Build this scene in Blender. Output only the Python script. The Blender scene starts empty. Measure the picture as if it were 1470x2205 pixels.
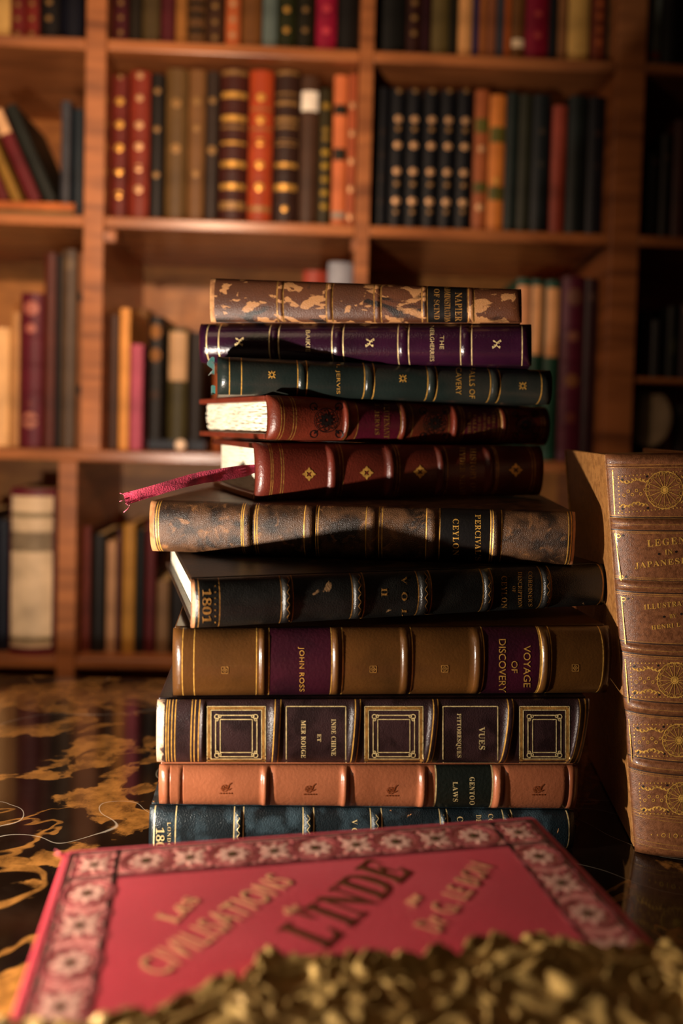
import bpy, bmesh, math, random
from mathutils import Vector, Matrix, noise
random.seed(7)
C = bpy.context.scene.collection
SC = bpy.context.scene
# ---------------------------------------------------------------- camera
F = 1800.0; CX = 735.0; PY = 995.0
TT = 0.76                                  # table top height above the floor
CAM = Vector((0, 0, TT + 0.273))
PITCH = math.radians(2.2); ROLL = math.radians(1.5)
_f = Vector((0, math.cos(PITCH), -math.sin(PITCH)))
_u0 = Vector((0, math.sin(PITCH), math.cos(PITCH)))
_r = Vector((math.cos(ROLL), 0, 0)) + _u0 * math.sin(ROLL)
_u = Vector((-math.sin(ROLL), 0, 0)) + _u0 * math.cos(ROLL)
cam = bpy.data.cameras.new('camera'); camo = bpy.data.objects.new('camera', cam); C.objects.link(camo)
cam.sensor_fit = 'AUTO'; cam.sensor_width = 36; cam.lens = F / 2205 * 36
cam.shift_y = -(1102.5 - PY) / 2205
cam.clip_start = 0.02
m = Matrix((_r, _u, -_f)).transposed().to_4x4(); m.translation = CAM; camo.matrix_world = m
cam.dof.use_dof = True; cam.dof.focus_distance = 0.57; cam.dof.aperture_fstop = 3.1
SC.camera = camo
# ---------------------------------------------------------------- world, lights, exposure
SC.view_settings.view_transform = 'Standard'; SC.view_settings.look = 'None'
SC.view_settings.gamma = 1; SC.view_settings.use_curve_mapping = False
SC.view_settings.exposure = 0.0
w = bpy.data.worlds.new('world'); SC.world = w; w.use_nodes = True
w.node_tree.nodes['Background'].inputs[0].default_value = (1.0, .62, .36, 1)
w.node_tree.nodes['Background'].inputs[1].default_value = 0.012

def light(name, kind, loc, power, col, size=.01, target=None, spot=None, blend=.5):
    l = bpy.data.lights.new(name, kind); l.energy = power; l.color = col
    if kind == 'AREA': l.size = size
    else: l.shadow_soft_size = size
    if spot: l.spot_size = math.radians(spot); l.spot_blend = blend
    o = bpy.data.objects.new(name, l); C.objects.link(o); o.location = loc
    if target is not None:
        o.rotation_euler = (Vector(target) - Vector(loc)).to_track_quat('-Z', 'Y').to_euler()
    return o
LZ = CAM.z
light('table_lamp_light', 'POINT', (-.375, .335, LZ - .168), 17, (1, .89, .75), .008)
light('table_lamp_second_bulb', 'POINT', (-.355, .355, LZ - .162), 4.0, (1, .89, .75), .008)
light('shelf_spotlight', 'SPOT', (-.30, .62, LZ + .45), 40, (1, .67, .45), .02, (-.36, 1.5, LZ + .28), 112, 1.0)
light('added_soft_fill', 'AREA', (-.9, -.5, LZ + 1.1), 3.0, (1, .70, .45), .7, (0, .7, LZ - .2))  # added fill, no real source: lifts red cover, gilt and marble from high front-left

# ---------------------------------------------------------------- helpers
def ray(px, py): return _f + _r * ((px - CX) / F) - _u * ((py - PY) / F)
def P(px, py, Y): d = ray(px, py); return CAM + d * (Y / d.y)
def PZ(px, py, z): d = ray(px, py); return CAM + d * ((z - CAM.z) / d.z)
def PN(px, py, o, n): d = ray(px, py); return CAM + d * ((o - CAM).dot(n) / d.dot(n))
def proj(p):
    v = p - CAM; k = F / v.dot(_f)
    return CX + v.dot(_r) * k, PY - v.dot(_u) * k
def lin(h):
    h = h.lstrip('#'); c = [int(h[i:i + 2], 16) / 255 for i in (0, 2, 4)]
    return tuple([x / 12.92 if x <= .04045 else ((x + .055) / 1.055) ** 2.4 for x in c] + [1])
_mats = {}
def mat(name, col='#808080', rough=.45, col2=None, scale=60, thr=(.45, .6), stretch=(1, 1, 1), bump=.15, bscale=500,
        metal=0.0, spec=.5, var=.25, vscale=25, col3=None, thr3=(.6, .64), scale3=90, stretch3=(1, 1, 1), sheen=0, coat=0):
    if name in _mats: return _mats[name]
    mt = bpy.data.materials.new(name); mt.use_nodes = True; nt = mt.node_tree; N = nt.nodes; L = nt.links
    b = N['Principled BSDF']; b.inputs['Roughness'].default_value = rough; b.inputs['Metallic'].default_value = metal
    b.inputs['Specular IOR Level'].default_value = spec
    if sheen: b.inputs['Sheen Weight'].default_value = sheen
    if coat: b.inputs['Coat Weight'].default_value = coat; b.inputs['Coat Roughness'].default_value = .12
    tc = N.new('ShaderNodeTexCoord')
    def nz(sc, st, det=6, dist=0):
        mp = N.new('ShaderNodeMapping'); mp.inputs['Scale'].default_value = st; L.new(tc.outputs['Object'], mp.inputs[0])
        n = N.new('ShaderNodeTexNoise'); n.inputs['Scale'].default_value = sc; n.inputs['Detail'].default_value = det
        n.inputs['Distortion'].default_value = dist; L.new(mp.outputs[0], n.inputs[0]); return n.outputs[0]
    def ramp(src, a, bb):
        r = N.new('ShaderNodeMapRange'); r.inputs[1].default_value = a; r.inputs[2].default_value = bb; L.new(src, r.inputs[0]); return r.outputs[0]
    def mix(fac, A, B):
        x = N.new('ShaderNodeMix'); x.data_type = 'RGBA'; L.new(fac, x.inputs[0])
        for s, v in ((6, A), (7, B)):
            if isinstance(v, tuple): x.inputs[s].default_value = v
            else: L.new(v, x.inputs[s])
        return x.outputs[2]
    c = lin(col)
    lo = tuple([v * (1 - var) for v in c[:3]] + [1]); hi = tuple([min(1, v * (1 + var)) for v in c[:3]] + [1])
    out = mix(ramp(nz(vscale, (1, 1, 1), 5), .3, .7), lo, hi)
    if col2: out = mix(ramp(nz(scale, stretch, 8, .4), *thr), out, lin(col2))
    if col3: out = mix(ramp(nz(scale3, stretch3, 8, .8), *thr3), out, lin(col3))
    L.new(out, b.inputs['Base Color'])
    if bump:
        bp = N.new('ShaderNodeBump'); bp.inputs['Strength'].default_value = bump; bp.inputs['Distance'].default_value = .001
        L.new(nz(bscale, stretch if bscale < 0 else (1, 1, 1), 4), bp.inputs['Height']); L.new(bp.outputs[0], b.inputs['Normal'])
    _mats[name] = mt
    return mt
def obj(name, verts, faces, mats, parent=None, fm=None, smooth=False, loc=None):
    """one mesh object; verts are world positions"""
    o0 = Vector((0, 0, 0))
    if parent is not None:
        pp = parent
        while pp is not None: o0 = o0 + pp.location; pp = pp.parent
    elif loc is not None: o0 = Vector(loc)
    me = bpy.data.meshes.new(name); me.from_pydata([tuple(Vector(v) - o0) for v in verts], [], faces)
    if not isinstance(mats, (list, tuple)): mats = [mats]
    for q in mats: me.materials.append(q)
    if fm: me.polygons.foreach_set('material_index', fm)
    if smooth: me.polygons.foreach_set('use_smooth', [True] * len(me.polygons))
    bm = bmesh.new(); bm.from_mesh(me); bmesh.ops.recalc_face_normals(bm, faces=bm.faces); bm.to_mesh(me); bm.free()
    o = bpy.data.objects.new(name, me); C.objects.link(o)
    if parent is not None: o.parent = parent
    elif loc is not None: o.location = loc
    return o
def tag(o, label=None, cat=None, group=None, kind=None):
    for k, v in (('label', label), ('category', cat), ('group', group), ('kind', kind)):
        if v: o[k] = v
    return o
def thing(name, loc, label, cat, group=None, rz=0, ry=0):
    o = bpy.data.objects.new(name, None); C.objects.link(o); o.location = loc; o.rotation_euler = (0, ry, rz)
    o.empty_display_size = .02
    return tag(o, label, cat, group)
class MB:
    def __init__(s): s.v = []; s.f = []; s.m = []
    def add(s, vs, fs, mi=0):
        n = len(s.v); s.v += [Vector(x) for x in vs]; s.f += [tuple(i + n for i in f) for f in fs]; s.m += [mi] * len(fs)
    def box(s, a, b, mi=0):
        x0, y0, z0 = a; x1, y1, z1 = b
        s.add([(x, y, z) for z in (z0, z1) for y in (y0, y1) for x in (x0, x1)],
              [(0, 2, 3, 1), (4, 5, 7, 6), (0, 1, 5, 4), (2, 6, 7, 3), (0, 4, 6, 2), (1, 3, 7, 5)], mi)
    def hexa(s, p, mi=0):   # eight points, bottom four then top four, same order around
        s.add(p, [(0, 3, 2, 1), (4, 5, 6, 7), (0, 1, 5, 4), (1, 2, 6, 5), (2, 3, 7, 6), (3, 0, 4, 7)], mi)
    def grid(s, fn, nu, nv, mi=0):
        vs = [fn(i / nu, j / nv) for j in range(nv + 1) for i in range(nu + 1)]
        s.add(vs, [(j * (nu + 1) + i, j * (nu + 1) + i + 1, (j + 1) * (nu + 1) + i + 1, (j + 1) * (nu + 1) + i) for j in range(nv) for i in range(nu)], mi)
    def tube(s, pts, r, n=6, mi=0, closed=False):
        pts = [Vector(p) for p in pts]; rings = []
        rr = r if isinstance(r, (list, tuple)) else [r] * len(pts)
        for i, p in enumerate(pts):
            a = pts[i - 1] if i > 0 or closed else p; b = pts[(i + 1) % len(pts)] if i < len(pts) - 1 or closed else p
            t = (b - a).normalized() if (b - a).length > 1e-9 else Vector((0, 0, 1))
            x = t.cross(Vector((0, 0, 1)));
            if x.length < 1e-3: x = t.cross(Vector((0, 1, 0)))
            x.normalize(); y = t.cross(x)
            rings.append([p + (x * math.cos(2 * math.pi * k / n) + y * math.sin(2 * math.pi * k / n)) * rr[i] for k in range(n)])
        fs = []; M = len(pts)
        for i in range(M if closed else M - 1):
            j = (i + 1) % M
            fs += [(i * n + k, i * n + (k + 1) % n, j * n + (k + 1) % n, j * n + k) for k in range(n)]
        if not closed: fs += [tuple(range(n - 1, -1, -1)), tuple((M - 1) * n + k for k in range(n))]
        s.add([v for q in rings for v in q], fs, mi)
    def build(s, name, mats, parent=None, smooth=False, loc=None, bevel=0, fm=True):
        o = obj(name, s.v, s.f, mats, parent, s.m if fm else None, smooth, loc)
        if bevel:
            b = o.modifiers.new('bevel', 'BEVEL'); b.width = bevel; b.segments = 2; b.limit_method = 'ANGLE'; b.angle_limit = math.radians(50)
        return o
# flat shapes in 2D (pixel or plane units) to be laid on a surface
class Flat:
    def __init__(s): s.v = []; s.f = []; s.k = []
    def mark(s): s.k.append((len(s.v), len(s.f)))
    def poly(s, pts, faces=None):
        n = len(s.v); s.v += list(pts); s.f += [tuple(i + n for i in f) for f in (faces or [range(len(pts))])]
    def line(s, x0, y0, x1, y1, wd, seg=10):
        dx, dy = x1 - x0, y1 - y0; l = math.hypot(dx, dy) or 1; nx, ny = -dy / l * wd / 2, dx / l * wd / 2
        pts = []
        for i in range(seg + 1):
            t = i / seg; pts += [(x0 + dx * t + nx, y0 + dy * t + ny), (x0 + dx * t - nx, y0 + dy * t - ny)]
        s.poly(pts, [(2 * i, 2 * i + 1, 2 * i + 3, 2 * i + 2) for i in range(seg)])
    def path(s, pts, wd):
        for a, b in zip(pts[:-1], pts[1:]): s.line(a[0], a[1], b[0], b[1], wd, 1)
    def rect(s, x0, y0, x1, y1, wd, seg=12):
        s.line(x0, y0, x1, y0, wd, seg); s.line(x0, y1, x1, y1, wd, seg); s.line(x0, y0, x0, y1, wd, seg); s.line(x1, y0, x1, y1, wd, seg)
    def disc(s, x, y, r, n=10, ry=None):
        ry = ry or r; s.poly([(x + r * math.cos(2 * math.pi * k / n), y + ry * math.sin(2 * math.pi * k / n)) for k in range(n)])
    def ring(s, x, y, r, wd, n=28, ry=None, a0=0, a1=2 * math.pi):
        q = (ry or r) / r; pts = []
        for k in range(n + 1):
            a = a0 + (a1 - a0) * k / n
            for rr in (r - wd / 2, r + wd / 2): pts.append((x + rr * math.cos(a), y + rr * q * math.sin(a)))
        s.poly(pts, [(2 * k, 2 * k + 1, 2 * k + 3, 2 * k + 2) for k in range(n)])
    def petal(s, x, y, a, l0, l1, wd, n=6):
        pts = []
        for k in range(n + 1):
            t = k / n; h = math.sin(math.pi * (t ** .8)) * wd / 2 + .02 * wd; r = l0 + (l1 - l0) * t
            pts += [(x + r * math.cos(a) - h * math.sin(a), y + r * math.sin(a) + h * math.cos(a)), (x + r * math.cos(a) + h * math.sin(a), y + r * math.sin(a) - h * math.cos(a))]
        s.poly(pts, [(2 * k, 2 * k + 1, 2 * k + 3, 2 * k + 2) for k in range(n)])
def serif(s):
    o = ''
    for c in s:
        o += chr(0x1D400 + ord(c) - 65) if 'A' <= c <= 'Z' else chr(0x1D41A + ord(c) - 97) if 'a' <= c <= 'z' else chr(0x1D7CE + ord(c) - 48) if '0' <= c <= '9' else c
    return o
def text_flat(s, sp=1.0, sf=True):
    """letters as 2D points scaled into a unit box: x 0..1 along the line, y 0..1 up"""
    cu = bpy.data.curves.new('lettering', 'FONT'); cu.body = serif(s) if sf else s; cu.space_character = sp; cu.resolution_u = 3
    o = bpy.data.objects.new('lettering', cu); C.objects.link(o); bpy.context.view_layer.update()
    me = bpy.data.meshes.new_from_object(o)
    vs = [(v.co.x, v.co.y) for v in me.vertices]; fs = [tuple(p.vertices) for p in me.polygons]
    bpy.data.objects.remove(o); bpy.data.curves.remove(cu); bpy.data.meshes.remove(me)
    x0 = min(v[0] for v in vs); x1 = max(v[0] for v in vs); y0 = min(v[1] for v in vs); y1 = max(v[1] for v in vs)
    return [((a - x0) / (x1 - x0), (b - y0) / (y1 - y0)) for a, b in vs], fs
def text_box(fl, s, ox, oy, ax, ay, bx, by, sp=1.0, sf=True):
    """text laid with origin o, full line vector a, letter height vector b"""
    vs, fs = text_flat(s, sp, sf)
    fl.poly([(ox + ax * u + bx * v, oy + ay * u + by * v) for u, v in vs], fs)
def text_down(fl, s, x, y0, y1, h, sp=1.05, sf=True):
    """text reading downwards (turned a quarter clockwise), centred on pixel column x"""
    fl.mark(); text_box(fl, s, x - h / 2, y0, 0, y1 - y0, h, 0, sp, sf)

# ---------------------------------------------------------------- materials
GOLD = mat('gilt', '#d8a24c', .34, metal=.35, bump=.3, bscale=900, var=.35, vscale=300)
GOLDD = mat('dull_gilt', '#9c6e34', .4, metal=.3, bump=.3, bscale=900, var=.5, vscale=250)
PALEG = mat('pale_gilt', '#e6c68c', .35, metal=.35, bump=.3, bscale=900, var=.35, vscale=300)
BLACKT = mat('blind_tooling', '#140806', .5, bump=.2)
PAGES = mat('page_edges', '#ece0c8', .8, col2='#b29a72', scale=5, thr=(.5, .72), stretch=(8, 8, 260), bump=.5, bscale=90, var=.08, spec=.2)
PAGEV = mat('page_edges_upright', '#d8b47c', .8, col2='#8a6a40', scale=5, thr=(.45, .7), stretch=(260, 8, 8), bump=.2, var=.08, spec=.2)
WOOD = mat('bookcase_wood', '#a6663a', .30, col2='#744428', scale=5, thr=(.4, .7), stretch=(1, 1, 9), bump=.08, bscale=60, var=.15, vscale=6)
WOODH = mat('bookcase_wood_long_grain', '#a6663a', .26, col2='#744428', scale=5, thr=(.4, .7), stretch=(1, 6, 9), bump=.08, bscale=60, var=.15, vscale=6)

# ---------------------------------------------------------------- room
def marble():
    mt = bpy.data.materials.new('black_gold_marble'); mt.use_nodes = True; nt = mt.node_tree; N = nt.nodes; L = nt.links
    b = N['Principled BSDF']; b.inputs['Roughness'].default_value = .09; b.inputs['Specular IOR Level'].default_value = .55
    tc = N.new('ShaderNodeTexCoord')
    def mp(s, l=(0, 0, 0), rz=0):
        q = N.new('ShaderNodeMapping'); q.inputs['Scale'].default_value = s; q.inputs['Location'].default_value = l; q.inputs['Rotation'].default_value = (0, 0, rz); L.new(tc.outputs['Object'], q.inputs[0]); return q.outputs[0]
    def nz(vec, sc, det=6, ro=.6, dist=0):
        n = N.new('ShaderNodeTexNoise'); n.inputs['Scale'].default_value = sc; n.inputs['Detail'].default_value = det; n.inputs['Roughness'].default_value = ro; n.inputs['Distortion'].default_value = dist; L.new(vec, n.inputs[0]); return n.outputs[0]
    def rng(src, a, bb, lo=0, hi=1):
        r = N.new('ShaderNodeMapRange'); r.inputs[1].default_value = a; r.inputs[2].default_value = bb; r.inputs[3].default_value = lo; r.inputs[4].default_value = hi; L.new(src, r.inputs[0]); return r.outputs[0]
    def mth(op, a, c):
        q = N.new('ShaderNodeMath'); q.operation = op
        for i, v in enumerate((a, c)):
            if isinstance(v, float): q.inputs[i].default_value = v
            else: L.new(v, q.inputs[i])
        return q.outputs[0]
    def mix(fac, A, B):
        x = N.new('ShaderNodeMix'); x.data_type = 'RGBA'; L.new(fac, x.inputs[0])
        for s, v in ((6, A), (7, B)):
            if isinstance(v, tuple): x.inputs[s].default_value = v
            else: L.new(v, x.inputs[s])
        return x.outputs[2]
    v1 = mp((1, 1.0, 1), (.31, .1, 0))
    patch = rng(nz(v1, 6.5, 7, .55, .9), .518, .538)
    holes = rng(nz(mp((1, 1, 1), (3, 2, 0)), 20, 5, .5, .8), .56, .59)
    gold = mth('MULTIPLY', patch, mth('SUBTRACT', 1.0, holes))
    ridge = mth('ABSOLUTE', mth('SUBTRACT', nz(mp((1, 1.2, 1), (5, 1, 0)), 7, 4, .5, .8), .5), 0.0)
    vein = rng(ridge, .005, .012, 1, 0)
    ridge2 = mth('ABSOLUTE', mth('SUBTRACT', nz(mp((1, 1, 1), (9, 4, 0), .6), 5, 2.5, .5, .25), .5), 0.0)
    thin = rng(ridge2, .0002, .0010, 1, 0)
    gcol = mix(rng(nz(mp((1, 1, 1)), 60, 6), .35, .65), lin('#4a2e12'), lin('#8c5c2a'))
    blk = mix(rng(nz(mp((1, 1, 1)), 30, 5), .4, .7), lin('#050403'), lin('#110c08'))
    c = mix(mth('MAXIMUM', gold, mth('MULTIPLY', vein, .8)), blk, gcol)
    c = mix(mth('MULTIPLY', thin, .35), c, lin('#c9b9a4'))
    L.new(c, b.inputs['Base Color'])
    return mt
MARBLE = marble()
def struct(name, a, b, mt):
    q = MB(); q.box(a, b); o = q.build(name, mt); o['kind'] = 'structure'; return o
WALL = mat('dark_brown_plaster', '#3a261a', .8)
struct('floor', (-2.2, -1.7, -.05), (2.4, 2.2, 0), mat('dark_floorboards', '#3b2415', .4, col2='#22130a', scale=3, stretch=(8, 1, 1)))
struct('ceiling', (-2.2, -1.7, 2.7), (2.4, 2.2, 2.75), WALL)
struct('wall_back', (-2.2, 2.1, 0), (2.4, 2.2, 2.7), WALL)
struct('wall_left', (-2.3, -1.7, 0), (-2.2, 2.2, 2.7), WALL)
struct('wall_right', (2.4, -1.7, 0), (2.5, 2.2, 2.7), WALL)
struct('wall_front', (-2.2, -1.8, 0), (2.4, -1.7, 2.7), WALL)

table = thing('marble_table', (0, .2, 0), 'polished black marble table with gold veins under the stacked books', 'table')
q = MB(); q.box((-1.0, -.5, TT - .035), (1.0, .895, TT)); q.build('tabletop', MARBLE, table, bevel=.004)
for sx in (-.9, .9):
    for sy in (-.4, .8):
        q = MB(); q.tube([(sx, sy, 0), (sx, sy, .3), (sx, sy, TT - .035)], [.02, .028, .035], 12); q.build('leg', mat('dark_table_wood', '#2a160c', .4), table, smooth=True)

# ---------------------------------------------------------------- bookcase
YB = 1.5; SL = .04
def SP(px, py, dep=0):   # point on the bookcase front plane (moved back by dep)
    o = Vector((0, YB + dep, 0)); n = Vector((-SL, 1, 0)); return PN(px, py, o, n)
RZ = math.atan(SL)
ex = Vector((math.cos(RZ), math.sin(RZ), 0)); ey = Vector((-math.sin(RZ), math.cos(RZ), 0))
CO = Vector((0, YB, 0))
def LB(s, d, z): return CO + ex * s + ey * d + Vector((0, 0, z))     # bookcase frame: along, back, up
def sx(px, py, dep=0): return (SP(px, py, dep) - CO).dot(ex)
def sz(px, py, dep=0): return SP(px, py, dep).z
def lbox(mb, s0, s1, d0, d1, z0, z1, mi=0):
    mb.hexa([LB(s0, d0, z0), LB(s1, d0, z0), LB(s1, d1, z0), LB(s0, d1, z0), LB(s0, d0, z1), LB(s1, d0, z1), LB(s1, d1, z1), LB(s0, d1, z1)], mi)
case = thing('bookcase', LB(0, .18, 0), 'tall orange-brown wooden bookcase with open bays behind the marble table', 'bookcase')
DEP = .36
zA = (sz(400, 114), sz(400, 89)); zB = (sz(400, 495), sz(400, 470)); zC = (sz(120, 992), sz(120, 967)); zD = (sz(120, 1440), sz(120, 1417))
zTop = zA[0] + .42; zE = (.08, .10)
U = [(sx(182, 300), sx(226, 300)), (sx(770, 300), sx(800, 300)), (sx(1322, 300), sx(1384, 300))]
US = U[0][0] - .47; UE = U[2][1] + .40
for a, b in [(US - .03, US)] + U + [(UE, UE + .03)]:
    q = MB(); lbox(q, a, b, 0, DEP, zC[1], zTop); q.build('upright', WOOD, case, bevel=.0015)
# lower part: its posts stand elsewhere
LW = [(sx(124, 1150), sx(164, 1150)), (sx(770, 1150), sx(800, 1150)), (sx(1322, 1150), sx(1384, 1150))]
for a, b in [(US - .03, US)] + LW + [(UE, UE + .03)]:
    q = MB(); lbox(q, a, b, 0, DEP, 0, zC[0]); q.build('upright', WOOD, case, bevel=.0015)
def boards(z, posts):
    xs = [US] + [v for p in posts for v in p] + [UE]
    for i in range(0, len(xs), 2):
        q = MB(); lbox(q, xs[i], xs[i + 1], .002, DEP, z[0], z[1]); q.build('shelf', WOODH, case, bevel=.0035)
for z in (zA, zB, (zTop - .02, zTop)): boards(z, U)
q = MB(); lbox(q, US - .03, UE + .03, .001, DEP, zC[0], zC[1]); q.build('shelf', WOODH, case, bevel=.0035)
for z in (zD, zE): boards(z, LW)
zM = (sz(1420, 825), sz(1420, 812)); q = MB(); lbox(q, U[2][1], UE, .01, DEP, zM[0], zM[1]); q.build('shelf', WOODH, case, bevel=.0035)
q = MB(); lbox(q, US - .03, UE + .03, DEP, DEP + .012, 0, zTop); q.build('back_panel', mat('bookcase_back_wood', '#b87838', .5, col2='#8a5220', scale=4, stretch=(1, 1, 8), thr=(.4, .7), bump=.05), case)
for px in (222, 764): 
    q = MB(); s0 = sx(px, 505); lbox(q, s0 - .005, s0 + .018, .02, .05, zB[0] - .022, zB[0]); q.build('shelf_bracket', WOOD, case, bevel=.002)

# ---------------------------------------------------------------- shelved books
COL = {}
def cmat(col, rough=.5):
    k = 'binding_' + col.strip('#')
    return mat(k, col, rough, bump=.1, bscale=200, var=.3, vscale=18, spec=.25)
SG = {'g': mat('shelf_gilt', '#d9a24a', .35, metal=.55, bump=0, var=.3), 'd': mat('shelf_dull_gilt', '#8f6a38', .45, metal=.3, bump=0), 'p': mat('shelf_pale_gilt', '#c99b6c', .4, metal=.4, bump=0)}
def sb(name, s0, s1, zb, zt, d0, col, marks, label, group, round_=.35, dep=.17, lean=0, flat=False, cat='book', thick_page=False):
    """a shelved book: s0..s1 along the shelf, zb..zt, spine at depth d0"""
    wd = s1 - s0; h = zt - zb
    base = LB((s0 + s1) / 2, d0, zb)
    root = thing(name, base, label, cat, group, rz=RZ, ry=lean)
    cm = cmat(col)
    def X(x, y, z): return base + Vector((x, y, z))
    def prof(t):   # spine cross-section
        return -round_ * wd * .5 * (1 - (2 * t - 1) ** 2)
    q = MB(); n = 8; bt = min(.003, wd * .12)
    outer = [(-wd / 2 + wd * i / n, prof(i / n)) for i in range(n + 1)]
    inner = [(x * (1 - 2 * bt / wd), y + bt) for x, y in outer]
    loop = [(-wd / 2, dep)] + outer + [(wd / 2, dep)] + [(wd / 2 - bt, dep)] + inner[::-1] + [(-wd / 2 + bt, dep)]
    k = len(loop); h0 = 0; vs = [X(x, y, z) for z in (0, h) for x, y in loop]
    fs = [(i, (i + 1) % k, k + (i + 1) % k, k + i) for i in range(k)]
    # end caps as strips
    m2 = len(loop) // 2
    for o_ in (0, k): fs += [(o_ + i, o_ + i + 1, o_ + k - 2 - i, o_ + k - 1 - i) for i in range(m2 - 1)]
    q.add(vs, fs)
    for t in (.18, .36, .54, .72) if 'r' in marks else ():    # raised bands
        zc = h * t
        ring = []
        for i in range(n + 1):
            x, y = outer[i]
            for (dz, dy) in ((-.003, .0002), (-.0015, -.0018), (.0015, -.0018), (.003, .0002)): ring.append(X(x * .998, y + dy, zc + dz))
        q.add(ring, [(4 * i + j, 4 * i + 4 + j, 4 * i + 5 + j, 4 * i + 1 + j) for i in range(n) for j in range(3)])
    cv = q.build('cover', cm, root)
    q = MB(); q.box((base.x - wd / 2 + bt * 1.05, base.y + bt * 1.2, base.z + .003), (base.x + wd / 2 - bt * 1.05, base.y + dep - .004, base.z + h - .004)); q.build('page_block', PAGEV, root)
    for kind, z, hh, mk in marks.get('m', ()):   # marks on the spine
        q = MB(); mt = SG.get(mk) or cmat(mk)
        if kind == 'dot':
            N_ = 12; r = min(wd * .36, hh * .55)
            q.add([X(0, prof(.5) - .0012, z)] + [X(r * math.cos(2 * math.pi * i / N_), prof(.5 + r * math.cos(2 * math.pi * i / N_) / wd) - .0006, z + hh / 2 * math.sin(2 * math.pi * i / N_)) for i in range(N_)],
                  [(0, i + 1, (i + 1) % N_ + 1) for i in range(N_)])
            q.build('gilt_stamp', mt, cv)
        else:
            M_ = 8; e = .46
            q.add([X((t - .5) * wd, prof(t) - .0007, z + s * hh / 2) for i in range(M_ + 1) for t in [.5 - e + 2 * e * i / M_] for s in (-1, 1)], [(2 * i, 2 * i + 1, 2 * i + 3, 2 * i + 2) for i in range(M_)])
            q.build('spine_label' if kind == 'lab' else 'gilt_band', mt, cv)
    return root
_used = {}
def row(books, shelf_z, rowname, d0=.045, group=None, by=None, dep=.17):
    """books: (x0, x1, ytop, colour, marks, look, short) measured where they stand"""
    n = len(books)
    for i, (x0, x1, yt, col, mk, look, short) in enumerate(books):
        ym = by or 700
        s0 = sx(x0, ym, d0); s1 = sx(x1, ym, d0)
        for pa, pb in (U if shelf_z >= C1 - .001 else LW):     # keep clear of the posts
            mid = (s0 + s1) / 2; pm = (pa + pb) / 2
            if mid < pm and s1 > pa - .0012: s1 = pa - .0012
            if mid > pm and s0 < pb + .0012: s0 = pb + .0012
        zt = sz((x0 + x1) / 2, yt, d0) if yt is not None else shelf_z + .30 + .02 * math.sin(i * 1.7)
        ms = []
        for kk in mk:
            if kk == 'r': continue
            kind, y, hpx, cc = kk
            z = sz((x0 + x1) / 2, y, d0) - shelf_z; ms.append((kind, z, hpx / F * YB, cc))
        pr = books[i - 1][6] if i else None; nx = books[i + 1][6] if i < n - 1 else None
        if look[0] == '=': lab = look[1:]
        elif pr and nx: lab = f"{look}, {rowname}, between {pr} and {nx} ones"
        else: lab = f"{look}, {rowname}, against the upright by {'an' if (pr or nx)[0] in 'aeiou' else 'a'} {pr or nx} one"
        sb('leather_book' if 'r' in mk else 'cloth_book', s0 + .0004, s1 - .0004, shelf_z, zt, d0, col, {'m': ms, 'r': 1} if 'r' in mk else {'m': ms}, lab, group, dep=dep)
def dots(y0, dy, n, h=12, c='g', kind='dot'): return [(kind, y0 + dy * i, h, c) for i in range(n)]
A1, B1, C1, D1 = zA[1] + .0006, zB[1] + .0006, zC[1] + .0006, zD[1] + .0006
# top row
row([(-22, 22, None, '#c59a55', [], 'cream-spined book', 'cream'), (24, 54, None, '#641c18', dots(12, 31, 3, 10, 'd'), 'dark red book', 'dark red'), (55, 84, None, '#6e2018', dots(10, 32, 3, 10, 'd'), 'dull red book with faint gold', 'dull red'),
     (86, 128, None, '#171210', dots(8, 35, 2, 12, 'd'), 'black book with gold spots', 'gold-spotted black'), (130, 178, None, '#0c0c16', [], 'navy blue book', 'navy')], A1, 'top narrow bay', group='books in the top row of the narrow bay', by=60)
row([(234, 276, None, '#401418', dots(8, 32, 3, 10, 'd'), 'maroon book with pinkish spots', 'maroon'), (278, 304, None, '#221a10', [], 'very dark olive book', 'dark olive'), (306, 344, None, '#4a3a20', [], 'olive-brown cloth book', 'olive'),
     (346, 376, None, '#4e1a1e', [], 'wine red cloth book', 'wine red'), (378, 402, None, '#94602c', [], 'tan cloth book', 'tan'), (404, 442, None, '#5a3c20', [('band', 10, 10, '#20160c'), ('band', 35, 12, '#20160c'), ('band', 68, 12, '#20160c')], 'brown book with black bands', 'black-banded'),
     (444, 482, None, '#3c2415', dots(16, 34, 3, 12, 'd'), 'dark brown gold-spotted book', 'dark brown'), (486, 516, None, '#b65c30', dots(10, 34, 3, 13, 'p'), 'orange book with gold spots', 'orange'), (520, 562, None, '#6a421e', [], 'walnut brown book', 'walnut'),
     (565, 596, None, '#5a6660', [], 'grey-teal cloth book', 'teal'), (598, 636, None, '#22240e', dots(24, 44, 2, 13, 'g'), 'dark green book with gold spots', 'dark green'), (638, 676, None, '#1c180c', dots(24, 44, 2, 11, 'd'), 'black-green book with dull spots', 'black-green'),
     (680, 724, None, '#8c1430', dots(22, 48, 2, 16, '#c8404a'), 'crimson book with red spots', 'crimson'), (727, 774, None, '#15120f', [], 'plain black book', 'plain black')], A1, 'top row', group='books in the top row of the middle bay', by=60)
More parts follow.
